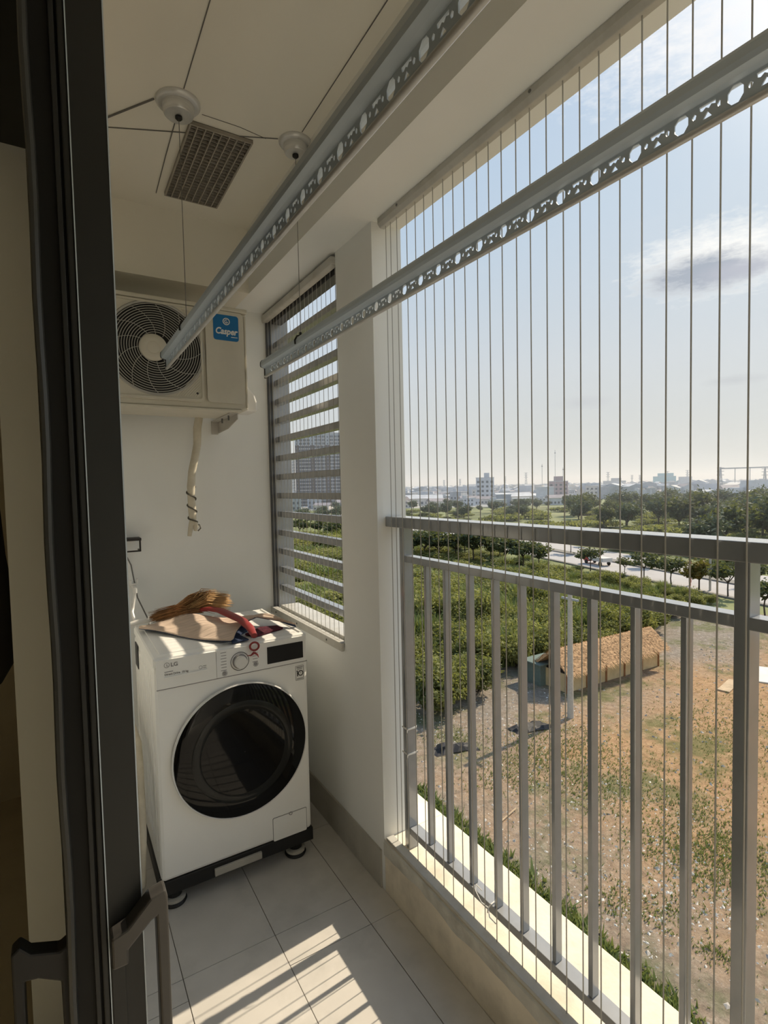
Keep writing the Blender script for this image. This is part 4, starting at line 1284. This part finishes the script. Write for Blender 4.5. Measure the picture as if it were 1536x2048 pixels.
# ---- trees with trunk
def tree_proto(name, label, cat, group, leaf, n, size, rx, rz, trunk_h, tr, seed, blobs=14, flat=0.3):
    r = thing(name, label, cat, (0, 0, GZ), group)
    me = crown_mesh('crown', leaf, n, size, rx, rz, blobs, seed, flat)
    me.transform(Matrix.Translation((0, 0, trunk_h * 0.72)))
    obj('crown', me, None, r, local=True)
    rr = random.Random(seed)
    tm = MB().tube([(0, 0, -0.1), (0.1, 0.05, trunk_h * 0.5), (0.02, 0, trunk_h)], [tr, tr * 0.8, tr * 0.7], 7)
    for k in range(5):
        a = rr.uniform(0, 6.28)
        tm.tube([(0.02, 0, trunk_h * 0.85), (math.cos(a) * rx * 0.45, math.sin(a) * rx * 0.45, trunk_h + rz * 0.75), (math.cos(a) * rx * 0.7, math.sin(a) * rx * 0.7, trunk_h + rz * 1.15)], [tr * 0.6, tr * 0.4, tr * 0.15], 5)
    obj('trunk', tm, M['bark'], r, local=True)
    kids_of(r)
    return r


st_p = [tree_proto('street_tree', 'young open-crowned street tree beside the road', 'tree', 'young street trees along the road', M['leafB'], 900, 0.24, 2.3, 1.25, 1.9, 0.09, 60 + i, 9) for i in range(3)]
us = set()
street = [(1181, 1142, 1.0), (1288, 1163, 1.1), (1343, 1172, 1.05), (1456, 1196, 1.1), (1530, 1232, 1.0), (1250, 1150, 0.7)]
street += [(822, 1122, 1.48), (850, 1126, 1.64), (880, 1128, 1.48), (912, 1126, 1.56), (946, 1132, 1.72), (982, 1130, 1.40), (1012, 1138, 1.48), (1046, 1140, 1.33), (1078, 1142, 1.17), (865, 1114, 1.56), (930, 1116, 1.40), (1000, 1120, 1.33), (1064, 1126, 1.01), (640, 1080, 1.6), (600, 1078, 1.6), (670, 1084, 1.5)]
for px, py, s in street:
    q = ground(px, py)
    place(st_p, q.x, q.y, s, us)
for k in range(26):                              # street trees on the median and the far side
    q = R0 + RN * (8.3 if k % 2 else 18.5) + RD * (-30 + 9.5 * k + rnd.uniform(-2, 2))
    place(st_p, q.x, q.y, rnd.uniform(0.8, 1.15), us)
q = ground(1398, 1183)
ft = tree_proto('street_tree', 'dense round roadside tree with orange-tinged crown', 'tree', None, M['leafD'], 1800, 0.24, 2.2, 1.35, 1.7, 0.12, 77, 12)
ft.location = q

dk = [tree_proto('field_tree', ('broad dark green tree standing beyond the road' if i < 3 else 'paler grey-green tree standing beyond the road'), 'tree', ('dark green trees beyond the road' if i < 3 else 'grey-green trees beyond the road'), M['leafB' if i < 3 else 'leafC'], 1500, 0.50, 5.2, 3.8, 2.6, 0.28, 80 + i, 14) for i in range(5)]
ud = set()
TREES = []
for k in range(150):
    px = rnd.uniform(1135, 1640)
    dist = rnd.uniform(0, 1) ** 1.3 * 190 + 118
    d3 = ray(px, 970)
    h = Vector((d3.x, d3.y)).normalized() * dist
    if px < 1200 and dist < 190:
        continue
    if 1190 < px < 1400 and 118 < dist < 165:
        continue
    s = rnd.uniform(0.75, 1.2)
    if any((h.x - a) ** 2 + (h.y - b) ** 2 < (3.6 * (s + q)) ** 2 for a, b, q in TREES):
        continue
    TREES.append((h.x, h.y, s))
    place(dk, h.x, h.y, s, ud)
# distant belt of smaller trees in front of the town
for k in range(60):
    px = rnd.uniform(540, 1180)
    dist = rnd.uniform(215, 330)
    d3 = ray(px, 970)
    h = Vector((d3.x, d3.y)).normalized() * dist
    s = rnd.uniform(0.4, 0.75)
    if any((h.x - a) ** 2 + (h.y - b) ** 2 < (3.6 * (s + q)) ** 2 for a, b, q in TREES):
        continue
    TREES.append((h.x, h.y, s))
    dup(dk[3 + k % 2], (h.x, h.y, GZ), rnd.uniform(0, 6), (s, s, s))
# low shrubs on the bright field
fs_p = [None]
r = thing('field_shrub', 'low bright green shrub on the field beyond the road', 'shrub', (0, 0, GZ), 'low shrubs on the field')
obj('foliage', crown_mesh('foliage', M['leafA'], 900, 0.5, 4.5, 0.95, 10, 99), None, r, local=True, kind='stuff')
kids_of(r)
first = True
for k in range(190):
    px = rnd.uniform(540, 1560)
    dist = 100 + 190 * rnd.random() ** 1.2
    d3 = ray(px, 970)
    h = Vector((d3.x, d3.y)).normalized() * dist
    if h.x < road_x(h.y, 20):
        continue
    if first:
        r.location = (h.x, h.y, GZ)
        first = False
    else:
        s = rnd.uniform(0.7, 1.5)
        dup(r, (h.x, h.y, GZ), rnd.uniform(0, 6), (s, s, s * rnd.uniform(0.6, 1.1)))

# ---- grass tufts, stones and litter on the plot: nobody could count them
gb = MB()
gv, gf = [], []
rr = random.Random(21)
patches = [(1190, 1530, 3.2, 1.0), (1185, 1578, 2.4, 1.0), (1060, 1505, 2.2, 1.0), (1040, 1540, 2.0, 0.8), (1440, 1560, 2.5, 0.5), (1420, 1640, 2.4, 0.9), (1385, 1705, 2.0, 1.0), (1425, 1760, 2.0, 1.0), (1450, 1700, 1.6, 1.0), (1500, 1500, 2.5, 0.5), (1330, 1600, 2.2, 0.5), (1410, 1450, 2.8, 0.6), (1290, 1690, 1.5, 0.5), (1230, 1800, 1.2, 0.8), (1330, 1830, 1.0, 0.7), (1430, 1910, 0.5, 0.8), (1520, 1760, 2.0, 0.9), (1130, 1480, 2.5, 0.8), (980, 1560, 1.5, 0.4), (1500, 1420, 3.0, 0.5), (880, 1475, 1.5, 0.6), (940, 1480, 1.5, 0.5)]
spots = []
for px, py, rad_, den in patches:
    q = ground(px, py)
    for k in range(int(290 * den * rad_)):
        a, b = rr.gauss(0, rad_ * 0.5), rr.gauss(0, rad_ * 0.5)
        spots.append((q.x + a, q.y + b, rr.uniform(0.05, 0.13)))
A_, B_ = ground(845, 1575), ground(1420, 2060)
for k in range(2600):                          # strip of weeds at the foot of the building
    q = A_.lerp(B_, rr.random())
    spots.append((q.x - 0.45 + rr.gauss(0, 0.26), q.y + rr.gauss(0, 0.25), rr.uniform(0.10, 0.34) * (0.6 + 0.6 * math.sin(q.y * 2.3) ** 2)))
for k in range(2600):
    spots.append((rr.uniform(13, 50), rr.uniform(2, 23), rr.uniform(0.04, 0.11)))
for x, y, h in spots:
    for j in range(2):
        a = rr.uniform(0, 6.28)
        wd = h * 0.22
        i = len(gv)
        lx, ly = rr.gauss(0, h * 0.5), rr.gauss(0, h * 0.5)
        gv += [(x - math.cos(a) * wd, y - math.sin(a) * wd, GZ + 0.03), (x + math.cos(a) * wd, y + math.sin(a) * wd, GZ + 0.03), (x + lx, y + ly, GZ + 0.04 + h)]
        gf.append((i, i + 1, i + 2))
me = bpy.data.meshes.new('grass_tufts')
me.from_pydata(gv, [], gf)
props(obj('grass_tufts', me, M['blade']), 'short green grass tufts scattered over the sandy plot', 'grass', kind='stuff')


def scatter(name, m, n, smin, smax, label, seed, fn, cat):
    rr = random.Random(seed)
    vs, fs = [], []
    for k in range(n):
        x, y = fn(rr)
        s = smin + (smax - smin) * rr.random() ** 3
        a = rr.uniform(0, 6.28)
        ca, sa = math.cos(a) * s, math.sin(a) * s
        e = rr.uniform(0.35, 0.8)
        z = GZ + 0.04
        i = len(vs)
        hh = s * rr.uniform(0.3, 0.8)
        vs += [(x + ca, y + sa, z), (x - sa * e, y + ca * e, z), (x - ca, y - sa, z), (x + sa * e, y - ca * e, z), (x + rr.gauss(0, 0.2) * s, y + rr.gauss(0, 0.2) * s, z + hh)]
        fs += [(i, i + 1, i + 4), (i + 1, i + 2, i + 4), (i + 2, i + 3, i + 4), (i + 3, i, i + 4)]
    me = bpy.data.meshes.new(name)
    me.from_pydata(vs, [], fs)
    props(obj(name, me, m), label, cat, kind='stuff')


def near_zone(rr):
    c = rr.choice([(1290, 1760, 2.6), (1390, 1790, 2.0), (1200, 1660, 3.0), (1090, 1640, 2.5), (1370, 1700, 2.5), (1250, 1850, 1.2), (1440, 1830, 1.3), (1130, 1560, 3.5), (960, 1450, 3.0), (1040, 1400, 3.0), (1480, 1300, 5), (1130, 1450, 2.5), (1400, 1250, 5), (900, 1460, 2)])
    q = ground(c[0], c[1])
    return q.x + rr.gauss(0, c[2] * 0.8), q.y + rr.gauss(0, c[2] * 0.8)


scatter('litter_scraps', M['litter'], 3200, 0.018, 0.09, 'white scraps of litter strewn over the gravel', 3, near_zone, 'litter')
scatter('rubble_stones', M['stone'], 2600, 0.02, 0.13, 'small grey stones lying over the plot', 4, lambda rr: (rr.uniform(13, 48), rr.uniform(3, 24)), 'stones')

# ---- thatched hut
H0 = ground(1133, 1388)
H1 = ground(1316, 1333)
HV = (H1 - H0)
HL = HV.length
hx = HV.normalized()
hy = Vector((-hx.y, hx.x, 0))
HWID = 2.0
TH_ = Matrix(((hx.x, hy.x, 0, H0.x), (hx.y, hy.y, 0, H0.y), (0, 0, 1, GZ + 0.04), (0, 0, 0, 1)))
hut = thing('thatched_hut', 'long low plywood hut with straw thatched roof beside the thicket', 'hut', (H0.x, H0.y, GZ + 0.04))
WH = 1.25
for k in range(5):
    a, b = HL * k / 5, HL * (k + 1) / 5
    obj('wall_panel', MB().box(a + 0.04, b - 0.04, 0, 0.05, 0.02, WH, TH_), M['board'], hut)
    obj('wall_panel', MB().box(a + 0.04, b - 0.04, HWID - 0.05, HWID, 0.02, WH, TH_), M['board'], hut)
for x in (0, HL - 0.05):
    obj('wall_panel', MB().box(x, x + 0.05, 0.05, HWID - 0.05, 0.02, WH, TH_), M['board'], hut)
for k in range(6):
    x = HL * k / 5
    obj('post', MB().box(x - 0.06, x + 0.06, -0.07, -0.005, 0, WH + 0.38, TH_), M['hutwood'], hut)
obj('eaves_beam', MB().box(-0.1, HL + 0.1, -0.05, 0.03, WH + 0.30, WH + 0.42, TH_), M['hutwood'], hut)
obj('interior_shade', MB().box(0.1, HL - 0.1, 0.1, HWID - 0.1, WH - 0.1, WH + 0.3, TH_), M['dark'], hut)  # near-black solid standing for the shade under the eaves
rg = 1.15
roof = MB().prism([TH_ @ Vector((-0.4, -0.55, WH + 0.18)), TH_ @ Vector((-0.4, HWID / 2, WH + 0.32 + rg)), TH_ @ Vector((-0.4, HWID + 0.55, WH + 0.18)), TH_ @ Vector((-0.4, HWID + 0.45, WH + 0.10)), TH_ @ Vector((-0.4, HWID / 2, WH + 0.22 + rg * 0.9)), TH_ @ Vector((-0.4, -0.45, WH + 0.10))], hx * (HL + 0.8))
rf_ = obj('thatch_roof', roof, M['thatch'], hut)
sv, sf_ = [], []
rr = random.Random(9)
for k in range(5200):
    x = rr.uniform(-0.5, HL + 0.5)
    v = rr.random()
    side = 1 if rr.random() < 0.7 else -1
    yb = -0.6 + v * (HWID / 2 + 0.6)
    zb = WH + 0.20 + v * (rg + 0.15)
    ln = rr.uniform(0.25, 0.55)
    yt = yb - ln * 0.8
    zt = zb - ln * 0.62 + rr.uniform(-0.02, 0.05)
    if side < 0:
        yb, yt = HWID - yb, HWID - yt
    dx = rr.gauss(0, 0.2)
    i = len(sv)
    sv += [tuple(TH_ @ Vector((x - 0.035, yb, zb + 0.05))), tuple(TH_ @ Vector((x + 0.035, yb, zb + 0.05))), tuple(TH_ @ Vector((x + dx, yt, zt + 0.02)))]
    sf_.append((i, i + 1, i + 2))
me = bpy.data.meshes.new('loose_straw')
me.from_pydata(sv, [], sf_)
obj('loose_straw', me, M['thatch'], rf_, kind='stuff')
o = obj('shed', MB().box(-1, 1, -0.7, 0.7, 0, 1.5, Matrix.Translation(ground(1085, 1362))).box(-1.2, 1.2, -0.9, 0.9, 1.5, 1.6, Matrix.Translation(ground(1085, 1362))), M['shed'], bevel=0.02)
props(o, 'small grey-green shed half hidden beside the hut end', 'shed')

# ---- poles, tarp, planks, sheet
pg = ground(1141, 1436)
pl_ = thing('utility_pole', 'tall concrete utility pole standing in front of the thatched hut', 'pole', pg)
obj('shaft', MB().tube([pg + Vector((0, 0, -0.05)), pg + Vector((0, 0, 7.7))], [0.19, 0.13], 12), M['polec'], pl_, smooth=True)
obj('cross_arm', MB().box(pg.x - 0.05, pg.x + 0.05, pg.y - 0.6, pg.y + 0.6, GZ + 7.1, GZ + 7.22), M['steel'], pl_)
pg = ground(1390, 1178)
p2 = thing('red_post', 'thin red banner post at the roadside by the orange-tinged tree', 'post', ground(1380, 1172))
g0 = ground(1380, 1172)
obj('shaft', MB().cyl(g0 + Vector((0, 0, -0.05)), g0 + Vector((0, 0, 3.4)), 0.12, 8), M['redp'], p2)
obj('banner', MB().box(g0.x - 0.03, g0.x + 0.03, g0.y - 0.16, g0.y + 0.16, GZ + 0.5, GZ + 3.3), M['redp'], p2)
g0 = ground(1420, 1182)
p3 = thing('meter_pole', 'grey roadside pole with coiled cable beside the orange-tinged tree', 'pole', g0)
obj('shaft', MB().cyl(g0 + Vector((0, 0, -0.05)), g0 + Vector((0, 0, 5.2)), 0.14, 8), M['polec'], p3)
obj('cable_coil', MB().torus(g0 + Vector((0.0, -0.45, 2.4)), (1, 0.6, 0), 0.36, 0.05, 20, 5).torus(g0 + Vector((0.03, -0.45, 2.42)), (1, 0.5, 0.1), 0.30, 0.04, 20, 5), M['tarp'], p3)
for px, py, lab in ((1060, 1458, 'crumpled black tarp on the sand near the utility pole'), (905, 1500, 'crumpled black sheet on the ground below the thicket')):
    c0 = ground(px, py)
    rr = random.Random(px)
    vs, fs = [], []
    for i in range(10):
        for j in range(6):
            u, v = i / 9 - 0.5, j / 5 - 0.5
            vs.append((c0.x + u * 2.3 + rr.gauss(0, 0.05), c0.y + v * 1.0 - u * 0.7 + rr.gauss(0, 0.05), GZ + 0.05 + max(0, 0.35 * (1 - 3 * (u * u + v * v))) * rr.uniform(0.4, 1.2)))
    for i in range(9):
        for j in range(5):
            fs.append((i * 6 + j, i * 6 + j + 1, i * 6 + j + 7, i * 6 + j + 6))
    o = obj('black_tarp', MB().add(vs, fs), M['tarp'])
    props(o, lab, 'tarp')
c0 = ground(1515, 1350)
o = obj('white_board', MB().box(-1.8, 1.8, -1.0, 1.0, 0.05, 0.13, Matrix.Translation(c0) @ Matrix.Rotation(0.5, 4, 'Z')), M['litter'], bevel=0.01)
props(o, 'large pale board lying flat on the sand', 'board')
c0 = ground(1458, 1374)
o = obj('wooden_board', MB().box(-1.3, 1.3, -0.35, 0.35, 0.05, 0.13, Matrix.Translation(c0) @ Matrix.Rotation(0.2, 4, 'Z')), M['plank'], bevel=0.01)
props(o, 'brown wooden board lying flat near the large pale board', 'board')
a, b = ground(996, 1652), ground(1032, 1622)
o = obj('stick', MB().tube([a + Vector((0, 0, 0.08)), b + Vector((0, 0, 0.12))], 0.035, 6), M['plank'])
props(o, 'bare pale stick lying on the gravel below the railing', 'stick')

# ---- truck on the road
tq = R0 + RN * 3.4 + RD * 0
g0 = ground(1117, 1136)
s_ = (g0 - R0).dot(RD)
tq = R0 + RN * 3.4 + RD * s_
TT = Matrix(((RD.x, RN.x, 0, tq.x), (RD.y, RN.y, 0, tq.y), (0, 0, 1, GZ + 0.06), (0, 0, 0, 1)))
tk = thing('truck', 'small red and white truck on the near lane of the road', 'truck', (tq.x, tq.y, GZ + 0.06))
cb = obj('cab', MB().prism([TT @ Vector(p) for p in ((1.6, -0.85, 0.45), (2.9, -0.85, 0.45), (2.9, -0.85, 1.2), (2.6, -0.85, 1.95), (1.6, -0.85, 1.95))], RN * 1.7), M['redp'], tk, bevel=0.03)
obj('windscreen', MB().box(2.58, 2.62, -0.7, 0.7, 1.25, 1.8, TT), M['win'], cb)
obj('cargo_bed', MB().box(-2.2, 1.5, -0.95, 0.95, 0.7, 1.35, TT), M['cream'], tk, bevel=0.02)
for x in (-1.4, 2.1):
    for y in (-0.95, 0.78):
        p = TT @ Vector((x, y, 0.36))
        obj('wheel', MB().cyl(p, p + RN * 0.18, 0.36, 14), M['tarp'], tk)


# ---- far town
def house_proto(name, label, body, roofm, wdt, dep, hgt, gable, seed, group):
    r = thing(name, label, 'house', (0, 0, GZ), group + ': ' + label.split(' in ')[0])
    obj('walls', MB().box(-wdt / 2, wdt / 2, -dep / 2, dep / 2, -0.5, hgt), M[body], r, local=True)
    if gable:
        rm = MB().prism([(-wdt / 2 - 0.5, -dep / 2 - 0.5, hgt), (-wdt / 2 - 0.5, 0, hgt + 2.2), (-wdt / 2 - 0.5, dep / 2 + 0.5, hgt)], (wdt + 1, 0, 0))
    else:
        rm = MB().box(-wdt / 2 - 0.3, wdt / 2 + 0.3, -dep / 2 - 0.3, dep / 2 + 0.3, hgt, hgt + 0.35).box(-wdt / 2 + 1, -wdt / 2 + 4, -2, 1.5, hgt + 0.35, hgt + 2.4)
    obj('roof', rm, M[roofm], r, local=True)
    wm_ = MB()
    nf = max(1, int(hgt / 3.2))
    for f in range(nf):
        z = 1.0 + f * 3.2
        for k in range(int(wdt / 3)):
            x = -wdt / 2 + 1.0 + 3 * k
            wm_.box(x, x + 1.4, -dep / 2 - 0.06, -dep / 2 + 0.05, z, z + 1.5)
        for k in range(int(dep / 3)):
            y = -dep / 2 + 1.0 + 3 * k
            wm_.box(-wdt / 2 - 0.06, -wdt / 2 + 0.05, y, y + 1.4, z, z + 1.5)
    obj('windows', wm_, M['win'], r, local=True, kind='stuff')
    kids_of(r)
    return r


GH = 'low houses of the far town'
LH = ['pale blue flat-roofed house with rooftop cabin in the far town', 'cream house with dark gabled roof in the far town', 'tall grey flat-roofed house in the far town', 'narrow tall cream house with flat roof in the far town', 'wide pale blue house with dark gabled roof in the far town', 'long cream shed with tin gabled roof in the far town']
hp_ = [house_proto('town_house', LH[i], b_, rf__, *dm, gb_, i, GH) for i, (b_, rf__, dm, gb_) in enumerate([
    ('pale', 'roofg', (11, 9, 7.0), False), ('cream', 'roofr', (14, 10, 4.5), True), ('grey', 'roofg', (10, 12, 9.5), False), ('cream', 'roofg', (9, 9, 10.5), False), ('pale', 'roofr', (18, 11, 5.0), True), ('cream', 'roofg', (24, 14, 4.5), True)])]
TAKEN = []


def block(name, label, px0, px1, pytop, dist, bodym, dep=16, win_=True, tops=(), setback=None):
    """a building between two picture columns, standing at its own distance"""
    d0, d1 = ray(px0, 970), ray(px1, 970)
    a = Vector((d0.x, d0.y)).normalized() * dist
    b = Vector((d1.x, d1.y)).normalized() * dist
    ctr = (a + b) / 2
    wdt = (b - a).length
    d = ray((px0 + px1) / 2, pytop)
    h = CAM_Z + d.z / math.hypot(d.x, d.y) * dist - GZ
    ang = math.atan2(b.y - a.y, b.x - a.x)
    r = thing(name, label, 'building', (ctr.x, ctr.y, GZ))
    TAKEN.append((ctr.x, ctr.y, wdt * 0.5 + dep * 0.6))
    r.rotation_euler = (0, 0, ang)
    obj('walls', MB().box(-wdt / 2, wdt / 2, 0, dep, -0.5, h), M[bodym], r, local=True)
    rf = MB().box(-wdt / 2 - 0.2, wdt / 2 + 0.2, -0.2, dep + 0.2, h, h + 0.5)
    obj('roof', rf, M['roofg'], r, local=True)
    for (x0, x1, hh) in tops:
        obj('rooftop_cabin', MB().box(-wdt / 2 + wdt * x0, -wdt / 2 + wdt * x1, 3, 10, h + 0.5, h + hh), M[bodym], r, local=True)
    if win_:
        nf = max(2, int(h / 3.4))
        nc = max(2, int(wdt / 3.4))
        for f in range(nf):
            for k in range(nc):
                x = -wdt / 2 + wdt * (k + 0.25) / nc
                z = 1.2 + (h - 1.5) * f / nf
                obj('window', MB().box(x, x + wdt / nc * 0.5, -0.15, 0.1, z, z + 1.6), M['win'], r, local=True)
    return r


block('apartment_building', 'tall white block with rooftop cabin rising over the far town', 952, 988, 956, 420, 'pale', 14, True, ((0.45, 0.75, 4.0),))
block('apartment_building', 'rose-brown block with stepped roof over the far town', 1098, 1136, 963, 480, 'rose', 14, True, ((0.25, 0.75, 4.5),))
block('warehouse', 'blank white block in front of the rose-brown one', 1072, 1108, 975, 400, 'pale', 14, False)
block('factory', 'teal green factory block on the horizon', 1306, 1352, 953, 900, 'teal', 40, False, ((0.2, 0.9, 5.0),))
block('factory', 'pale grey factory block adjoining the teal one', 1357, 1384, 954, 905, 'pale', 40, False)
block('factory', 'brown-grey factory hall with humped roof on the horizon', 1206, 1252, 962, 1000, 'grey', 40, False, ((0.35, 0.8, 5.0),))
block('warehouse', 'grey warehouse beside the town edge below the white block', 992, 1022, 990, 360, 'grey', 14, False)
block('warehouse', 'low dark-roofed villa beside the field edge', 1024, 1062, 998, 350, 'cream', 12, True)

# tall tower seen through the louvres
def tower(name, label, px0, px1, pytop, dist, bodym, bandm, dep, nc, fl_h):
    d0, d1 = ray(px0, 970), ray(px1, 970)
    a = Vector((d0.x, d0.y)).normalized() * dist
    b = Vector((d1.x, d1.y)).normalized() * dist
    ctr = (a + b) / 2
    wdt = (b - a).length
    d = ray((px0 + px1) / 2, pytop)
    h = CAM_Z + d.z / math.hypot(d.x, d.y) * dist - GZ
    ang = math.atan2(b.y - a.y, b.x - a.x)
    r = thing(name, label, 'building', (ctr.x, ctr.y, GZ))
    TAKEN.append((ctr.x, ctr.y, wdt * 0.5 + dep * 0.6))
    r.rotation_euler = (0, 0, ang)
    obj('walls', MB().box(-wdt / 2, wdt / 2, 0, dep, -0.5, h), M[bodym], r, local=True)
    obj('roof', MB().box(-wdt / 2 - 0.3, wdt / 2 + 0.3, -0.3, dep + 0.3, h, h + 1).box(-wdt * 0.2, wdt * 0.1, 4, 14, h + 1, h + 5), M[bandm], r, local=True)
    nf = int(h / fl_h)
    bands, wins = MB(), MB()
    for f in range(nf):
        z = f * fl_h + 1
        for k in range(nc):
            x = -wdt / 2 + wdt * (k + 0.12) / nc
            ww = wdt / nc
            if k % 4 == 0:
                wins.box(x + ww * 0.2, x + ww * 0.5, -0.2, 0.1, z + 0.8, z + 2.2)
                bands.box(x + ww * 0.15, x + ww * 0.55, -0.3, 0.1, z + 0.4, z + 0.75)
            else:
                wins.box(x, x + ww * 0.75, -0.2, 0.1, z + 0.9, z + 2.6)
                bands.box(x - ww * 0.05, x + ww * 0.82, -0.7, 0.1, z, z + 0.85)
                bands.box(x + ww * 0.34, x + ww * 0.42, -0.4, 0.1, z + 0.85, z + 2.6)
    obj('windows', wins, M['win'], r, local=True, kind='stuff')
    obj('balconies', bands, M['band'], r, local=True, kind='stuff')
    if bodym == 'brick':
        obj('upper_storeys', MB().box(-wdt / 2 - 0.1, wdt / 2 + 0.1, -0.12, dep, h - fl_h * 3.2, h - 0.1), M['grey'], r, local=True)


tower('apartment_tower', 'tall brown apartment tower with white balconies seen through the louvre bars', 592, 722, 868, 430, 'brick', 'band', 22, 17, 2.75)
tower('apartment_tower', 'lower pale apartment tower beside the brown one', 571, 591, 912, 560, 'cream', 'cream', 18, 6, 3.0)


uh = set()
nh = 0
for dist in (345, 368, 395, 425, 460, 500, 545, 595, 650, 715, 790):
    az = 17.0 + rnd.uniform(0, 2)
    while az < 71 and nh < 296:
        stepm = 14.5 + dist * 0.012
        dd = dist * rnd.uniform(0.95, 1.05)
        right = az > 50
        if not (right and dist < 480) and rnd.random() < 0.9:
            x, y = dd * math.sin(rad(az)), dd * math.cos(rad(az))
            s = rnd.uniform(0.75, 1.15)
            if any((x - a) ** 2 + (y - b) ** 2 < (q + 9 * s) ** 2 for a, b, q in TAKEN):
                az += math.degrees(6 / dist)
                continue
            TAKEN.append((x, y, 7.5 * s))
            o = place(hp_, x, y, s, uh, s * rnd.uniform(0.75, 1.2))
            o.rotation_euler.z = rad(-az + rnd.choice([-25, 0, 20, 65]))
            nh += 1
        az += math.degrees(stepm / dist)


# the rest of the town, beyond those that can be picked out: one mass of small houses
mats_ = ['pale', 'cream', 'grey', 'roofg', 'roofr', 'farwall']
tv, tf, ti = [], [], []
rr = random.Random(77)
for k in range(5200):
    dist = 480 + 2600 * rr.random() ** 1.5
    az = rad(rr.uniform(14, 74))
    x, y = dist * math.sin(az), dist * math.cos(az)
    if dist < 900 and any((x - a) ** 2 + (y - b) ** 2 < (q + 9) ** 2 for a, b, q in TAKEN):
        continue
    wd, dp, h = rr.uniform(3, 9), rr.uniform(3, 9), rr.choice((4, 4.5, 7, 7, 9, 11)) * rr.uniform(0.8, 1.2)
    a = rr.uniform(0, 1.57)
    i = len(tv)
    for zz, gq in ((GZ, 1), (GZ + h, 1)):
        for sx_, sy_ in ((-1, -1), (1, -1), (1, 1), (-1, 1)):
            u, v = sx_ * wd, sy_ * dp
            tv.append((x + u * math.cos(a) - v * math.sin(a), y + u * math.sin(a) + v * math.cos(a), zz))
    rm = rr.choice((3, 3, 4, 1))
    wmi = rr.choice((0, 0, 1, 2, 5))
    if rr.random() < 0.4:
        tv += [(x + wd * math.cos(a), y + wd * math.sin(a), GZ + h + 2), (x - wd * math.cos(a), y - wd * math.sin(a), GZ + h + 2)]
        tf += [(i + 4, i + 5, i + 8, i + 9), (i + 6, i + 7, i + 9, i + 8), (i + 5, i + 6, i + 8), (i + 7, i + 4, i + 9)]
        ti += [rm, rm, wmi, wmi]
    else:
        tf.append((i + 4, i + 5, i + 6, i + 7))
        ti.append(rm)
    tf += [(i, i + 1, i + 5, i + 4), (i + 1, i + 2, i + 6, i + 5), (i + 2, i + 3, i + 7, i + 6), (i + 3, i, i + 4, i + 7)]
    ti += [wmi] * 4
me = bpy.data.meshes.new('far_roofs')
me.from_pydata(tv, [], tf)
for q_ in mats_:
    me.materials.append(M[q_])
me.polygons.foreach_set('material_index', ti)
o = bpy.data.objects.new('far_roofs', me)
COL.objects.link(o)
props(o, 'mass of tiny far houses reaching to the horizon', 'houses', kind='stuff')


def pylon(px, pytop, dist, label, group=None):
    d = ray(px, pytop)
    hd = Vector((d.x, d.y)).normalized() * dist
    h = CAM_Z + d.z / math.hypot(d.x, d.y) * dist - GZ
    r = thing('power_pylon', label, 'pylon', (hd.x, hd.y, GZ), group)
    r.rotation_euler = (0, 0, -rad(55))
    b = h * 0.07
    lt = MB()
    rr0 = dist * 0.00038
    for sx_, sy_ in ((-1, -1), (1, -1), (1, 1), (-1, 1)):
        lt.tube([(sx_ * b, sy_ * b, 0), (sx_ * b * 0.25, sy_ * b * 0.25, h)], rr0, 4)
    for k in range(7):
        z0, z1 = h * k / 7, h * (k + 1) / 7
        f0, f1 = b * (1 - 0.75 * k / 7), b * (1 - 0.75 * (k + 1) / 7)
        lt.tube([(-f0, -f0, z0), (f1, -f1, z1)], rr0 * 0.7, 4).tube([(f0, -f0, z0), (-f1, -f1, z1)], rr0 * 0.7, 4)
    obj('lattice', lt, M['steel'], r, local=True)
    for q in (0.72, 0.85, 0.97):
        obj('cross_arm', MB().tube([(-h * 0.11, 0, h * q), (h * 0.11, 0, h * q)], rr0, 4), M['steel'], r, local=True)


pylon(1441, 934, 560, 'tall lattice pylon nearest of those over the trees')
pylon(1530, 936, 640, 'lattice pylon behind the substation gantry')
for i, (px, py, ds) in enumerate([(1216, 944, 1200), (1264, 950, 1500), (1280, 950, 1300), (1010, 953, 1500), (1052, 945, 1400), (920, 958, 1400), (888, 960, 1500), (1335, 942, 1400), (1375, 940, 1400)]):
    pylon(px, py, ds, 'thin lattice pylon far off on the horizon', 'far pylons on the horizon')
for px, py0, ds, lab in ((1084, 928, 430, 'thin mast on the roofs left of the rose-brown block'), (1110, 900, 470, 'tall thin mast on the rose-brown block'), (1126, 935, 470, 'mast with a small box on the rose-brown block')):
    d = ray(px, py0)
    hd = Vector((d.x, d.y)).normalized() * ds
    h = CAM_Z + d.z / math.hypot(d.x, d.y) * ds - GZ
    r = thing('antenna_mast', lab, 'mast', (hd.x, hd.y, GZ))
    obj('shaft', MB().tube([(0, 0, 0), (0, 0, h)], 0.17, 5), M['steel'], r, local=True)
    obj('aerial', MB().box(-0.5, 0.5, -0.3, 0.3, h * 0.93, h * 0.95), M['steel'], r, local=True)
gq = ray(1500, 950)
hd = Vector((gq.x, gq.y)).normalized() * 620
r = thing('substation_gantry', 'pale steel substation gantry on the horizon between the pylons', 'gantry', (hd.x, hd.y, GZ))
r.rotation_euler = (0, 0, -rad(67))
gm_ = MB()
for k in range(5):
    x = -24 + 12 * k
    obj('column', MB().tube([(x, 0, 0), (x, 0, 25)], 0.35, 5), M['steel'], r, local=True)
obj('girder', MB().box(-24, 24, -0.4, 0.4, 24.2, 25.4), M['steel'], r, local=True)
